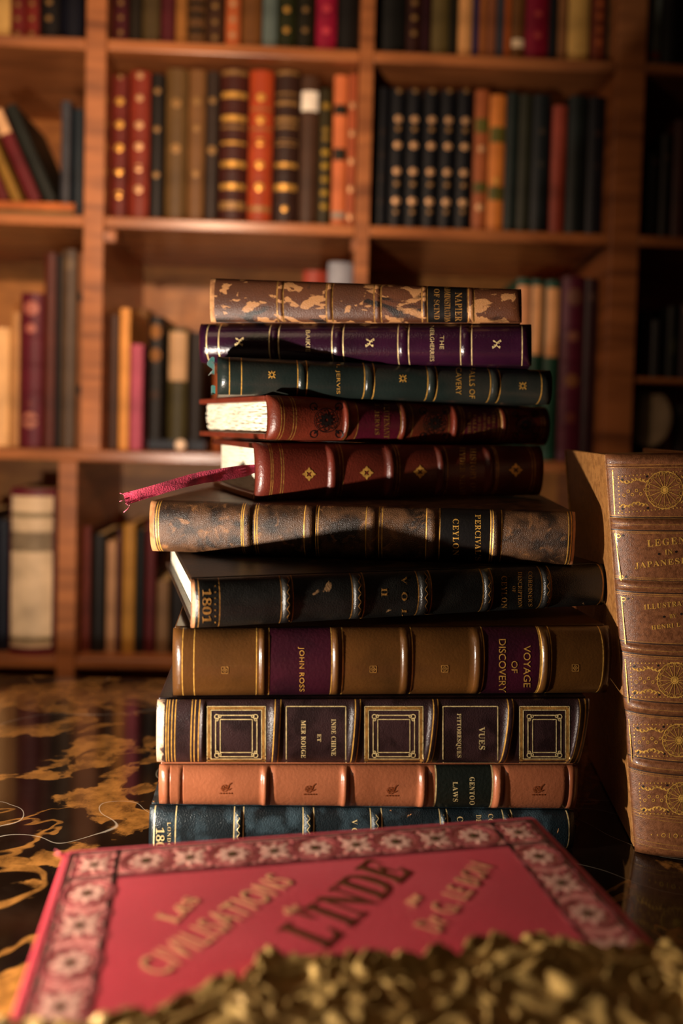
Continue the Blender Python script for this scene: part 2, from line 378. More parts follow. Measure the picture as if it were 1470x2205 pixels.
row([(810, 872, None, '#181714', [], 'thick black cloth book', 'thick black'), (875, 906, None, '#30160f', dots(8, 33, 3, 12, 'd'), 'blackish brown spotted book', 'blackish brown'), (908, 927, None, '#2a0c12', [], 'slim dark maroon book', 'dark maroon'), (929, 966, None, '#5e4e2a', [], 'moss olive book', 'moss'),
     (968, 985, None, '#1c180c', [], 'slim blackish book', 'slim blackish'), (987, 1016, None, '#d89a5c', [], 'cream and orange book', 'cream-orange'), (1017, 1031, None, '#34284a', [], 'slim violet-blue book', 'violet'), (1032, 1048, None, '#9c5a2c', [], 'slim orange-brown book', 'orange-brown'),
     (1049, 1068, None, '#8a5030', [], 'slim tan-red book', 'tan-red'), (1069, 1085, None, '#3c3c42', [], 'slim slate book', 'slate'), (1086, 1100, None, '#a4501f', [], 'slim bright orange book', 'bright orange'),
     (1101, 1129, None, '#6c4420', [('lab', 95, 18, '#f0c9a0')], 'brown book with white label', 'white-labelled'), (1131, 1181, None, '#7a1026', dots(34, 46, 2, 14, '#a84038'), 'wide crimson book', 'wide crimson'), (1183, 1200, None, '#17171a', [], 'slim charcoal book', 'charcoal'),
     (1202, 1221, None, '#8a5a34', [], 'light brown book', 'light brown'), (1223, 1268, None, '#c99a50', [], 'golden cream book', 'golden'), (1274, 1303, None, '#6a2c16', dots(10, 28, 4, 14, '#a05028'), 'rust book with round spots', 'rust'), (1305, 1334, None, '#1a2418', [], 'bottle green book', 'bottle green')], A1, 'top row', group='books in the top row of the third bay', by=60)
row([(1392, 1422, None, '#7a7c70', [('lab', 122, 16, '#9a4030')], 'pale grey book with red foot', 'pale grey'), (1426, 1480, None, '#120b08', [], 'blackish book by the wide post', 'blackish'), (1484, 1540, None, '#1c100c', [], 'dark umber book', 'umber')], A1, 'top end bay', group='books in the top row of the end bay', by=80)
# second row
OL = '#55501e'
row([(237, 274, 163, '#5e1f16', ['r'] + dots(220, 50, 5, 17, 'g') + [('dot', 168, 10, 'd')], 'dark red gold-spotted book', 'dark red'), (278, 322, 155, '#742818', ['r'] + dots(166, 48, 2, 14, 'p') + dots(272, 46, 4, 16, 'p'), 'brick red gold-spotted book', 'brick red'),
     (323, 352, 160, '#16110d', dots(198, 82, 1, 13, 'd') + dots(280, 98, 2, 13, 'd'), 'black book with small spots', 'black'), (356, 402, 150, '#584020', [('dot', 225, 20, 'd'), ('dot', 322, 20, 'd')], 'olive book with two spots', 'olive'),
     (404, 441, 152, '#6a4826', [('dot', 220, 16, 'd'), ('dot', 278, 14, 'd'), ('dot', 376, 14, 'd')], 'khaki book with three spots', 'khaki'), (443, 470, 155, '#2c2018', [('dot', 218, 14, 'd'), ('dot', 325, 18, 'd')], 'slim dark book', 'slim dark'),
     (473, 532, 150, '#3a160e', ['r', ('band', 160, 10, 'd'), ('band', 208, 12, 'g'), ('band', 258, 12, 'g'), ('band', 277, 5, 'd'), ('band', 308, 11, 'g'), ('band', 356, 12, 'g'), ('band', 404, 11, 'g'), ('band', 445, 16, 'd')], 'broad dark book with gold bands', 'broad banded'),
     (535, 586, 154, '#9a3a18', ['r'] + dots(213, 48, 5, 17, 'g') + [('band', 238, 4, 'd'), ('band', 280, 4, 'd'), ('band', 452, 10, 'd')], 'red leather book with gold medallions', 'red leather'),
     (590, 642, 154, '#2c1810', ['r', ('band', 160, 8, 'd'), ('band', 205, 4, 'd'), ('band', 225, 9, 'd'), ('band', 260, 9, 'd'), ('band', 275, 6, 'd'), ('band', 310, 11, 'd'), ('band', 358, 9, 'g'), ('band', 406, 13, 'g'), ('dot', 452, 12, 'g')], 'black-brown book with gilt ribs', 'gilt-ribbed'),
     (645, 684, 166, '#40291a', [('lab', 220, 42, '#f4dcc8')], 'brown book with white paper label', 'white-labelled'), (686, 713, 192, '#2a2208', dots(230, 50, 1, 15, '#8a6a20') + dots(282, 17, 2, 12, '#8a6a20') + dots(330, 29, 5, 14, '#a07c1c'), 'black book with yellow gilt', 'yellow-gilt'),
     (716, 746, 163, '#c46a3c', [('lab', 238, 22, '#1c1a10'), ('lab', 334, 26, '#1c1a10'), ('lab', 465, 14, '#8a8070')], 'orange book with two black labels', 'orange'), (748, 774, 160, '#9c4c2a', dots(228, 60, 5, 14, 'p'), 'russet book with spots', 'russet')], B1, 'second row', group='books in the second row of the middle bay', by=320)
dk = '#0b0c10'
ordn = ['first', 'second', 'third', 'fourth', 'fifth', 'sixth']
six = []
for i, xc in enumerate([822, 855, 890, 927, 963, 999]):
    c = 'd' if i in (0,) else 'p'
    six.append((xc - 16, xc + 16, 190 + i * 1, dk, (dots(198, 1, 1, 10, 'd') + dots(257 + i, 56, 3, 15, c) + [('dot', 433 + i, 16, c), ('dot', 278 + i, 10, 'd'), ('dot', 396 + i, 10, 'd')] + [('dot', 458, 9, 'd')]) if i else dots(285, 50, 4, 12, '#20140e'),
                f"={ordn[i]} of six black gold-dotted volumes in second row, counted from the thin upright", 'gold-dotted black'))
row(six + [(1020, 1050, 195, '#96502a', [('lab', 272, 30, OL), ('lab', 405, 22, OL), ('dot', 322, 14, 'p'), ('dot', 448, 16, 'p')], 'orange-brown book with olive labels', 'orange-brown'), (1052, 1086, 206, '#c0702e', [('lab', 292, 34, OL), ('dot', 391, 14, 'g'), ('lab', 418, 30, OL)], 'bright orange book with olive labels', 'bright orange'),
     (1088, 1114, 200, '#1c2420', [], 'dark teal cloth book', 'dark teal'), (1116, 1143, 204, '#28281c', [], 'dark olive cloth book', 'dark olive'), (1145, 1182, 205, '#15191a', [('dot', 285, 12, '#3a2e20'), ('dot', 355, 14, '#2c2820')], 'black-green cloth book', 'black-green'), (1188, 1218, 228, '#8a3a2a', [], 'brick red cloth book', 'brick red'),
     (1222, 1263, 208, '#161c1a', [], 'forest green cloth book', 'forest green'), (1265, 1304, 210, '#12141c', [('dot', 290, 14, '#34241c'), ('dot', 360, 12, '#2a201c')], 'navy blue cloth book', 'navy')], B1, 'second row', group='books in the second row of the third bay', by=330)
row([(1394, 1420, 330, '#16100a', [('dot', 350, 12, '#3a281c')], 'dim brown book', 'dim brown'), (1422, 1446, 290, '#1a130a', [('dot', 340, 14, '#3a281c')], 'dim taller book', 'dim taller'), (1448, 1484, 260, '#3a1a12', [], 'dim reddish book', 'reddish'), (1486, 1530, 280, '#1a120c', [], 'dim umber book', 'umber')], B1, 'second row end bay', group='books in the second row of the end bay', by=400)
# second row, narrow bay: two flat books, leaning ones and two upright
fz = B1
for i, (xr, col, hgt, lab) in enumerate([(158, '#5c5a38', .011, 'olive book lying flat beneath the orange one in second row'), (160, '#a85a28', .015, 'orange book lying flat under the leaning books')]):
    s1 = sx(xr, 450, .03); s0 = s1 - .26
    r = thing('cloth_book', LB((s0 + s1) / 2, .03, fz), lab, 'book', 'flat books under the leaning ones', rz=RZ)
    base = LB((s0 + s1) / 2, .03, fz); hw = (s1 - s0) / 2
    q = MB()
    q.box((base.x - hw, base.y, base.z), (base.x + hw, base.y + .16, base.z + .0022)); q.box((base.x - hw, base.y, base.z + hgt - .0022), (base.x + hw, base.y + .16, base.z + hgt)); q.box((base.x - hw, base.y, base.z + .0022), (base.x + hw, base.y + .003, base.z + hgt - .0022))
    q.build('cover', cmat(col), r, bevel=.0006)
    q = MB(); q.box((base.x - hw + .004, base.y + .0035, base.z + .0024), (base.x + hw - .004, base.y + .156, base.z + hgt - .0024)); q.build('page_block', PAGES, r)
    fz += hgt
def leaner(xb, ybm, wpx, hgt, deg, col, mk, lab, d0=.05, z=None):
    s = sx(xb, ybm, d0); wd = wpx / F * YB
    a = math.radians(deg); zz = (z if z is not None else fz) + wd / 2 * math.sin(a) + .0006
    sb('cloth_book', s - wd / 2, s + wd / 2, zz, zz + hgt, d0, col, {'m': mk}, lab, 'books leaning over the flat pair', lean=-a)
leaner(38, 430, 19, .165, 24, '#8a6424', [('lab', .13, .03, '#6a5a40')], 'mustard book leaning on the dark red book')
leaner(76, 430, 26, .175, 24, '#5e1c1e', [('lab', .152, .045, '#d8a878')], 'dark red leaning book with cream top label')
leaner(110, 430, 26, .185, 24, '#1c1e18', [], 'dark green book leaning behind the red one')
leaner(8, 430, 26, .15, 24, '#5a1a18', [], 'dull maroon book leaning at the row end')
row([(131, 151, 218, '#38383c', [], '=slate grey upright book beside the leaning books', 'x'), (156, 179, 236, '#141e24', [], '=dark teal upright book between grey book and upright', 'y')], B1, '', group='upright books in the narrow bay', by=330, d0=.06)
# third row
row([(-30, 21, 706, '#d8a468', [], 'cream book', 'cream'), (22, 42, 672, '#a87440', [], 'tan book', 'tan'), (44, 92, 632, '#54151f', ['r', ('dot', 665, 30, '#a05a4a'), ('dot', 708, 20, '#a05a4a'), ('dot', 870, 16, '#6c2a28'), ('dot', 905, 36, '#a0604a')], 'maroon book with white oval', 'maroon'),
     (94, 118, 545, '#4e2014', [], 'tall red-brown book', 'tall red-brown'), (119, 130, 548, '#120a06', [], 'slim tall black book', 'slim black'), (131, 163, 538, '#4c3a2a', [('dot', 570, 30, '#5e4a34')], 'tall grey-brown book', 'grey-brown'), (164, 179, 545, '#6a3c16', [('dot', 640, 24, '#120c06'), ('dot', 840, 24, '#120c06')], 'slim tall orange-brown book', 'slim orange')], C1, 'third row', group='books in the third row of the narrow bay', by=800)
row([(217, 256, 678, '#3e2415', [], 'dark brown book', 'dark brown'), (257, 279, 664, '#d08c44', [], 'cream tan book', 'cream tan'), (281, 308, 742, '#a84a5c', [], 'short pink book', 'pink')], C1, 'third row', group='books in the third row of the middle bay', by=800)
row([(290, 318, 665, '#7a5222', [], '=olive tan book rising behind the short pink book', 'x')], C1, '', group='books in the third row of the middle bay', by=800, d0=.225, dep=.12)
# stand on the flat dark book
s0, s1 = sx(318, 955, .05), sx(442, 955, .05); bz = C1
base = LB((s0 + s1) / 2, .05, bz); hw = (s1 - s0) / 2; hgt = .02
r = thing('cloth_book', base, 'blue-black book lying flat beneath three standing books, third row', 'book', rz=RZ)
q = MB(); q.box((base.x - hw, base.y, base.z), (base.x + hw, base.y + .17, base.z + .003)); q.box((base.x - hw, base.y, base.z + hgt - .003), (base.x + hw, base.y + .17, base.z + hgt)); q.box((base.x - hw, base.y, base.z + .003), (base.x + hw, base.y + .004, base.z + hgt - .003))
q.build('cover', cmat('#1d2028'), r, bevel=.0008)
q = MB(); q.box((base.x - hw + .004, base.y + .0045, base.z + .0032), (base.x + hw - .004, base.y + .165, base.z + hgt - .0032)); q.build('page_block', PAGES, r)
row([(318, 352, 682, '#17100a', [('dot', 715, 34, '#80501f'), ('dot', 765, 30, '#80501f'), ('band', 800, 8, '#0a0806'), ('dot', 850, 20, '#3a2415')], '=black book with amber ovals standing on flat book', 'x'),
     (362, 404, 706, '#3a3216', [('lab', 768, 108, '#b08a62')], '=olive book with long pale label standing on flat book', 'y'), (406, 438, 716, '#1c120b', [], '=plain blackish book standing on flat book', 'z')], C1 + hgt, '', group='books standing on the flat dark book', by=800, d0=.06)
row([(462, 476, 790, '#a05024', [], 'orange book peeping past the stack', 'orange'), (478, 512, 800, '#5a2c18', [], 'umber book behind the stack', 'umber'), (515, 560, 780, '#2c1a10', [], 'dark book behind the stack', 'dark'), (562, 610, 790, '#47301c', [], 'brown book behind the stack', 'brown')], C1, 'third row', group='books behind the stack, third row', by=800, d0=.1)
row([(652, 704, 584, '#8c3424', [], '=red book whose domed top shows above the stack', 'x'), (706, 766, 566, '#8a8c94', [], '=pale blue-grey book whose top shows above the stack', 'y')], C1, '', group='books behind the stack, third row', by=600, d0=.06)
g3 = 'green books with cream labels'
row([(1108, 1139, 600, '#1c4030', [('lab', 690, 152, '#c8885a')], '=green cream-labelled book nearest the stack', 'x'), (1140, 1165, 602, '#1c3c2e', [('lab', 690, 152, '#c88c58')], '=middle green book with long cream label, third row', 'y'), (1171, 1201, 604, '#1e4232', [('lab', 695, 152, '#c88c58')], '=green cream-labelled book beside the plum book', 'z')], C1, '', group=g3, by=760)
row([(1206, 1254, 596, '#4c1426', ['r', ('dot', 640, 40, '#6a4436'), ('dot', 725, 24, '#7a4a38'), ('dot', 820, 30, '#7a4c2a'), ('dot', 900, 24, '#6a3228')], '=plum ribbed book with dull gold between green and brown books', 'x'), (1256, 1282, 600, '#2c1418', [('dot', 640, 20, '#48302a')], '=slim dark purple book beside the plum ribbed book', 'y'),
     (1284, 1326, 640, '#5a3218', [('dot', 675, 20, '#7c5230'), ('dot', 725, 20, '#7c5230'), ('dot', 775, 24, '#8a5c38'), ('dot', 818, 16, '#6e482c'), ('dot', 863, 24, '#c09070')], '=worn brown book with pale spots against the wide upright', 'z')], C1, '', group='books by the wide upright, third row', by=760)
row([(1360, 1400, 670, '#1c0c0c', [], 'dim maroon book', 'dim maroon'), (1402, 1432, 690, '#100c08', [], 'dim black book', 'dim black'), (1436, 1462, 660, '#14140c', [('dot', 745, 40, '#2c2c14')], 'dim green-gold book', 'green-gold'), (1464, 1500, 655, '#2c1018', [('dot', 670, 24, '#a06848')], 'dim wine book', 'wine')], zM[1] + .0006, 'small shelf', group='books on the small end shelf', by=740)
# dim oval plate under the small shelf
pc = LB(sx(1402, 900, .05), .055, C1)
r = thing('oval_plate', pc, 'dim grey oval plate in a dark stand under the small shelf', 'plate', rz=RZ)
q = MB(); pr_ = [(0, 0), (.045, .001), (.052, -.003), (.055, -.007), (.053, -.008), (.04, -.003), (0, -.003)]
K = 24; zc = sz(1402, 900, .05) - C1
vs = [pc + Vector((a * math.cos(2 * math.pi * k / K) * .78, .01 + b, zc + a * math.sin(2 * math.pi * k / K))) for a, b in pr_[1:-1] for k in range(K)]
fs = [(i * K + k, i * K + (k + 1) % K, (i + 1) * K + (k + 1) % K, (i + 1) * K + k) for i in range(4) for k in range(K)] + [tuple(range(K)), tuple(4 * K + k for k in range(K))]
q.add(vs, fs); q.build('dish', mat('grey_plate', '#8a765c', .4, bump=0), r, smooth=True)
q = MB(); q.box((pc.x - .03, pc.y, pc.z), (pc.x + .03, pc.y + .05, pc.z + .008)); q.box((pc.x - .028, pc.y + .018, pc.z + .008), (pc.x + .028, pc.y + .024, pc.z + .1)); q.box((pc.x - .028, pc.y - .001, pc.z + .008), (pc.x + .028, pc.y + .002, pc.z + .013)); q.build('stand', mat('dark_stand_wood', '#1a0e08', .5), r, bevel=.001)
s_ = sx(1437, 850, .09)
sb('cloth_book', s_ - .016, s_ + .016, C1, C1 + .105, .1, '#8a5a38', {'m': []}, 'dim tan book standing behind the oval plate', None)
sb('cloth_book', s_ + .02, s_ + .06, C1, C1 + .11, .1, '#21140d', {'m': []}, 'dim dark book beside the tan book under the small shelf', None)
# small pale ball on the shelf edge
bc = LB(sx(388, 960, .02), .025, C1 + .011)
q = MB(); K = 14
vs = [bc + Vector((.011 * math.sin(math.pi * i / 10) * math.cos(2 * math.pi * k / K), .011 * math.sin(math.pi * i / 10) * math.sin(2 * math.pi * k / K), .011 * math.cos(math.pi * i / 10))) for i in range(11) for k in range(K)]
q.add(vs, [(i * K + k, i * K + (k + 1) % K, (i + 1) * K + (k + 1) % K, (i + 1) * K + k) for i in range(10) for k in range(K)])
tag(q.build('pale_ball', mat('pale_ivory', '#e8c8a8', .35, bump=0), None, True, loc=bc), 'small pale ball on the shelf before the flat book', 'ball')
# bottom row
row([(-60, -12, 1100, '#2a1a12', [], 'brown book at the edge', 'brown'), (-10, 17, 1118, '#0e0e18', [], 'navy book', 'navy')], D1, 'bottom row', group='books in the bottom row of the narrow bay', by=1250)
row([(21, 118, 1052, '#5a1522', [('lab', 1230, 330, '#cdae88'), ('band', 1108, 12, '#7c7440'), ('lab', 1165, 44, '#1a2214'), ('band', 1374, 10, '#7c7440')], '=broad maroon and cream volume with green-black label, bottom row', 'x')], D1, '', by=1250, d0=.03)
row([(174, 194, 1133, '#5a2216', [], 'red-brown book', 'red-brown'), (196, 226, 1150, '#17110c', [], 'black book', 'black'), (229, 250, 1165, '#a07450', [], 'cream tan book', 'cream tan'), (252, 262, 1140, '#3a151a', [], 'slim maroon book', 'maroon'), (263, 290, 1128, '#9a6a28', [], 'mustard gold book', 'mustard'), (292, 310, 1140, '#100c08', [], 'slim black book', 'slim black'),
     (312, 334, 1122, '#4a1414', [], 'dark red book', 'dark red'), (338, 364, 1250, '#6e5034', [], 'short buff book', 'buff'), (366, 400, 1130, '#18100c', [], 'blackish book behind the stack', 'blackish')], D1, 'bottom row', group='books in the bottom row of the middle bay', by=1280)
# ---------------------------------------------------------------- books of the stack
class Book:
    def __init__(s, name, label, corners, W, bulge, group=None, bt=.0035, lying=True, taper=0.0):
        """corners: (px, py, depth) at u0w0, u1w0, u1w1, u0w1; a Vector is taken as it is"""
        s.c = [c if isinstance(c, Vector) else P(*c) for c in corners]
        a, b, c, d = s.c
        n = ((b - a) + (c - d)).cross((d - a) + (c - b)); 
        n.z = 0
        n.normalize()
        if n.y < 0: n = -n
        s.D = n; s.W = W; s.b = bulge; s.bt = bt; s.taper = taper
        s.c = [q + n * bulge * .35 for q in s.c]
        s.L = (b - a).length; s.t = ((d - a).length + (c - b).length) / 2
        s.ridges = []; s.lying = lying
        base = (s.pt(.5, 0, W / 2)) if lying else (s.c[0] + s.c[1] * 0 + s.pt(0, .5, W / 2) - s.c[0])
        base = base.copy()
        s.root = thing(name, base, label, 'book', group)
        s.g = (.5, .5)
    def pt(s, u, w, d):
        a, b, c, e = s.c
        w = .5 + (w - .5) * (1 - s.taper * max(0, d) / s.W)
        return (a * (1 - u) + b * u) * (1 - w) + (e * (1 - u) + c * u) * w + s.D * d
    def prof(s, w): return max(0.0, 1 - abs(2 * w - 1) ** 2.4) ** .62
    def ridge(s, u):
        h = 0
        for u0, u1, hh in s.ridges:
            if u0 < u < u1: h += hh * math.sin(math.pi * (u - u0) / (u1 - u0)) ** .6
        return h
    def front(s, u, w, off=0, ridge=True):
        e = .006 / s.L; k = min(u, 1 - u) / e
        et = 1 - .45 * (1 - min(1, max(0, k))) ** 2
        pr = s.prof(w)
        return s.pt(u, w, -(s.b * pr * et + (s.ridge(u) * min(1, pr * 1.6) if ridge else 0) + off))
    def inv(s, px, py, g=None):
        u, w = g or s.g
        for _ in range(7):
            x, y = proj(s.front(u, w, 0, False)); ex_, ey_ = px - x, py - y
            if abs(ex_) + abs(ey_) < .05: break
            h = 1e-3
            x1, y1 = proj(s.front(u + h, w, 0, False)); x2, y2 = proj(s.front(u, w + h if w < .5 else w - h, 0, False))
            hw = h if w < .5 else -h
            a, b, c, d = (x1 - x) / h, (x2 - x) / hw, (y1 - y) / h, (y2 - y) / hw
            det = a * d - b * c
            if abs(det) < 1e-9: break
            u += (d * ex_ - b * ey_) / det; w += (-c * ex_ + a * ey_) / det
            u = min(.999, max(.001, u)); w = min(.985, max(.015, w))
        s.g = (u, w)
        return u, w
    def U(s, px):
        """u of a pixel column (lying) or row (standing) at mid spine"""
        if s.lying:
            mid = proj(s.front(.5, .5)); return s.inv(px, mid[1], (.5, .5))[0]
        mid = proj(s.front(.5, .5)); return s.inv(mid[0], px, (.5, .5))[0]
    def spine(s, mats, segs=(), ridges=(), ends=None, nw=18):
        """segs: (p0, p1, material index); ridges: (p0, p1, height)"""
        s.ridges = []
        R = [(s.U(a), s.U(b), h) for a, b, h in ridges]
        s.ridges = [(min(a, b), max(a, b), h) for a, b, h in R]
        S = [(s.U(a), s.U(b), m_) for a, b, m_ in segs]; S = [(min(a, b), max(a, b), m_) for a, b, m_ in S]
        us = {round(i / 70, 5) for i in range(71)}
        for a, b, h in s.ridges: us |= {round(a + (b - a) * i / 8, 5) for i in range(9)}
        for a, b, m_ in S: us |= {round(a, 5), round(b, 5)}
        us = sorted(x for x in us if 0 <= x <= 1)
        us = [us[0]] + [x for i, x in enumerate(us[1:], 1) if x - us[i - 1] > 1e-5]
        ws = [.5 - .5 * math.cos(math.pi * j / nw) for j in range(nw + 1)]
        vs = [s.front(u, w) for w in ws for u in us]; n = len(us)
        fs = []; fm = []
        for j in range(nw):
            for i in range(n - 1):
                fs.append((j * n + i, j * n + i + 1, (j + 1) * n + i + 1, (j + 1) * n + i)); uc = (us[i] + us[i + 1]) / 2; mi = 0
                for a, b, m_ in S:
                    if a <= uc <= b: mi = m_
                fm.append(mi)
        # inner shell
        k = len(vs); th = .0022
        def inn(u, w):
            w2 = .5 + (w - .5) * .94; p_ = s.front(u, w, 0, False); q_ = s.pt(u, w2, 0); 
            dd = (p_ - s.pt(u, w, 0)).dot(-s.D); return s.pt(u, w2, -max(0, dd - th) + .003)
        vs += [inn(u, w) for w in ws for u in us]
        for j in range(nw):
            for i in range(n - 1): fs.append((k + j * n + i, k + (j + 1) * n + i, k + (j + 1) * n + i + 1, k + j * n + i + 1)); fm.append(0)
        for i in (0, n - 1):
            for j in range(nw): fs.append((j * n + i, (j + 1) * n + i, k + (j + 1) * n + i, k + j * n + i)); fm.append(S[0][2] if (i == 0 and S and S[0][0] <= .002) else 0)
        for j in (0, nw):
            for i in range(n - 1): fs.append((j * n + i, k + j * n + i, k + j * n + i + 1, j * n + i + 1)); fm.append(0)
        s.sp = obj('spine', vs, fs, mats, s.root, fm, True); return s.sp
    def boards(s, mt, back=None):
        bw = s.bt / s.t; e = .0008
        for lo, hi in ((0.004, bw), (1 - bw, .996)):
            q = MB(); nu = 10; nd = 6
            P8 = lambda u, w, d: s.pt(u, w, d)
            us = [.001 + .998 * i / nu for i in range(nu + 1)]; ds = [.0045 + (s.W - .0045) * j / nd for j in range(nd + 1)]
            for w in (lo, hi):
                q.add([s.pt(u, w, d) for d in ds for u in us], [(j * (nu + 1) + i, j * (nu + 1) + i + 1, (j + 1) * (nu + 1) + i + 1, (j + 1) * (nu + 1) + i) for j in range(nd) for i in range(nu)])
            k = (nu + 1) * (nd + 1)
            bd = [(i, i + 1) for i in range(nu)] + [(nd * (nu + 1) + i, nd * (nu + 1) + i + 1) for i in range(nu)] + [(j * (nu + 1), (j + 1) * (nu + 1)) for j in range(nd)] + [(j * (nu + 1) + nu, (j + 1) * (nu + 1) + nu) for j in range(nd)]
            q.f += [(a, b, b + k, a + k) for a, b in bd]; q.m += [0] * len(bd)
            q.build('cover_board', mt, s.root, bevel=.0009)
    def pages(s, mt, inset=.004, rough=0, n=1, fore=.005):
        bw = s.bt / s.t + .003; iu = inset / s.L; q = MB()
        nd = 22 if n > 1 else 1
        for i in range(n):
            w0 = bw + (1 - 2 * bw) * i / n; w1 = bw + (1 - 2 * bw) * (i + (.96 if n > 1 else 1)) / n
            rnd = random.Random(i * 13 + 5)
            f = [rnd.uniform(-1, 1) * rough for _ in range(nd + 1)]; dw = [rnd.uniform(-.3, .3) * (w1 - w0) if rough and 0 < i < n - 1 else 0 for _ in range(nd + 1)]
            W = s.W - fore + rnd.uniform(-1, .3) * rough * 3
            ds = [-.0 * s.b + W * j / nd for j in range(nd + 1)]
            vs = []
            for j, d in enumerate(ds):
                u0 = iu + f[j] / s.L
                vs += [s.pt(u0, w0 + dw[j], d), s.pt(u0, w1 + dw[j], d), s.pt(1 - iu, w1, d), s.pt(1 - iu, w0, d)]
            fs = [(4 * j + a, 4 * j + (a + 1) % 4, 4 * j + 4 + (a + 1) % 4, 4 * j + 4 + a) for j in range(nd) for a in range(4)] + [(0, 1, 2, 3), (4 * nd + 3, 4 * nd + 2, 4 * nd + 1, 4 * nd)]
            q.add(vs, fs)
        # rounded back of the text block inside the spine
        vs = []; k = 10
        for u in (iu * 1.4, 1 - iu * 1.4):
            for j in range(k + 1):
                w = bw + (1 - 2 * bw) * j / k; vs.append(s.pt(u, w, -max(0, s.b * s.prof(w) - .0028)))
            vs += [s.pt(u, 1 - bw, .0015), s.pt(u, bw, .0015)]
        m_ = k + 3
        q.add(vs, [tuple(range(m_ - 1, -1, -1)), tuple(range(m_, 2 * m_))] + [(j, (j + 1) % m_, m_ + (j + 1) % m_, m_ + j) for j in range(m_)])
        q.build('page_block', mt, s.root)
    def decal(s, name, fl, mt, off=.00025):
        if not fl.v: return
        if len(fl.k) > 1:
            ks = fl.k + [(len(fl.v), len(fl.f))]
            for (v0, f0), (v1, f1) in zip(ks[:-1], ks[1:]):
                g = Flat(); g.v = fl.v[v0:v1]; g.f = [tuple(i - v0 for i in q) for q in fl.f[f0:f1]]; s.decal(name, g, mt, off)
            return
        s.g = (.5, .5); vs = []
        for x, y in fl.v:
            u, w = s.inv(x, y, (min(.97, max(.03, s.g[0])), min(.9, max(.1, s.g[1])))); vs.append(s.front(u, w, off))
        o = obj(name, vs, fl.f, mt, s.sp)
        # faces of a decal all look outward
        bm = bmesh.new(); bm.from_mesh(o.data)
        for f in bm.faces:
            f.normal_update()
            if f.normal.dot(s.D) > 0: f.normal_flip()
        bm.to_mesh(o.data); bm.free()
        return o
    def lines(s, cols, wd=2.6, y0=None, y1=None):
        """gilt lines across the spine as spine segments"""
        return [(x - wd / 2, x + wd / 2) for x in cols]
STK = 'books of the tall stack'
def spine_segs(lines, wd, mi): return [(x - wd / 2, x + wd / 2, mi) for x in lines]

# 1 worn calf on top
c1 = mat('worn_calf', '#562e18', .42, col2='#b27c4c', scale=105, thr=(.545, .56), stretch=(.6, 1, 1.1), col3='#1e0f08', thr3=(.6, .66), scale3=45, stretch3=(.6, 1, 1.6), bump=.35, bscale=1200)
c1d = mat('worn_calf_edge', '#c48c58', .6, col2='#8a5a34', scale=90, bump=.6, bscale=400)
b = Book('old_book', 'scuffed brown calf book with black title label, topmost of the stack', [(452, 693, .65), (1123, 694, .615), (1122, 622, .615), (452, 598, .65)], .135, .006, STK)
blk = mat('black_label', '#0c0807', .4, bump=.15)
b.spine([c1, GOLDD, blk, c1d], [(445, 461, 3)] + [(920, 1005, 2)] + spine_segs([596, 609, 702, 715, 805, 820, 908, 919, 1008, 1020], 3, 1), [(598, 608, .0008), (704, 714, .0008), (807, 818, .0008), (909, 918, .0008), (1009, 1019, .0008)])
b.boards(c1); b.pages(PAGES)
f = Flat(); text_down(f, 'NAPIER', 987, 630, 692, 15); text_down(f, 'ADMINISTRATION', 963, 616, 694, 13); text_down(f, 'OF SCIND', 940, 622, 688, 12)
b.decal('title_lettering', f, GOLDD)

# 2 purple
c2 = mat('purple_leather', '#2b0d21', .22, bump=.25, bscale=700, var=.35, vscale=30, coat=.4)
b = Book('old_book', 'glossy purple leather book, second from the top of the stack', [(430, 781, .665), (1144, 787, .62), (1144, 697, .62), (430, 696, .665)], .13, .011, STK, taper=.05)
b.spine([c2, PALEG], spine_segs([444, 470, 579, 599, 714, 738, 856, 879, 991, 1015, 1124], 2.6, 1), [(581, 597, .0012), (716, 736, .0012), (858, 877, .0012), (993, 1013, .0012)])
b.boards(c2); b.pages(PAGES)
f = Flat(); text_down(f, 'BAIKIE', 663, 711, 757, 9, sf=False); text_down(f, 'THE', 951, 723, 752, 9, sf=False); text_down(f, 'NEILGHERRIES', 930, 701, 778, 9, sf=False)
b.decal('title_lettering', f, PALEG)
f = Flat()
for x, y in ((515, 736), (796, 738), (1069, 741)):
    f.mark()
    f.path([(x - 9, y + 9), (x - 2, y + 4), (x + 2, y - 4), (x + 9, y - 9)], 2.5); f.path([(x - 6, y + 2), (x, y + 3), (x + 7, y + 9)], 2); f.path([(x - 8, y - 8), (x, y - 3), (x + 6, y - 2)], 2)
    for dx, dy in ((-8, 6), (8, -6), (-5, -6), (6, 6)): f.disc(x + dx, y + dy, 2.2, 6)
b.decal('gilt_stamp', f, PALEG)

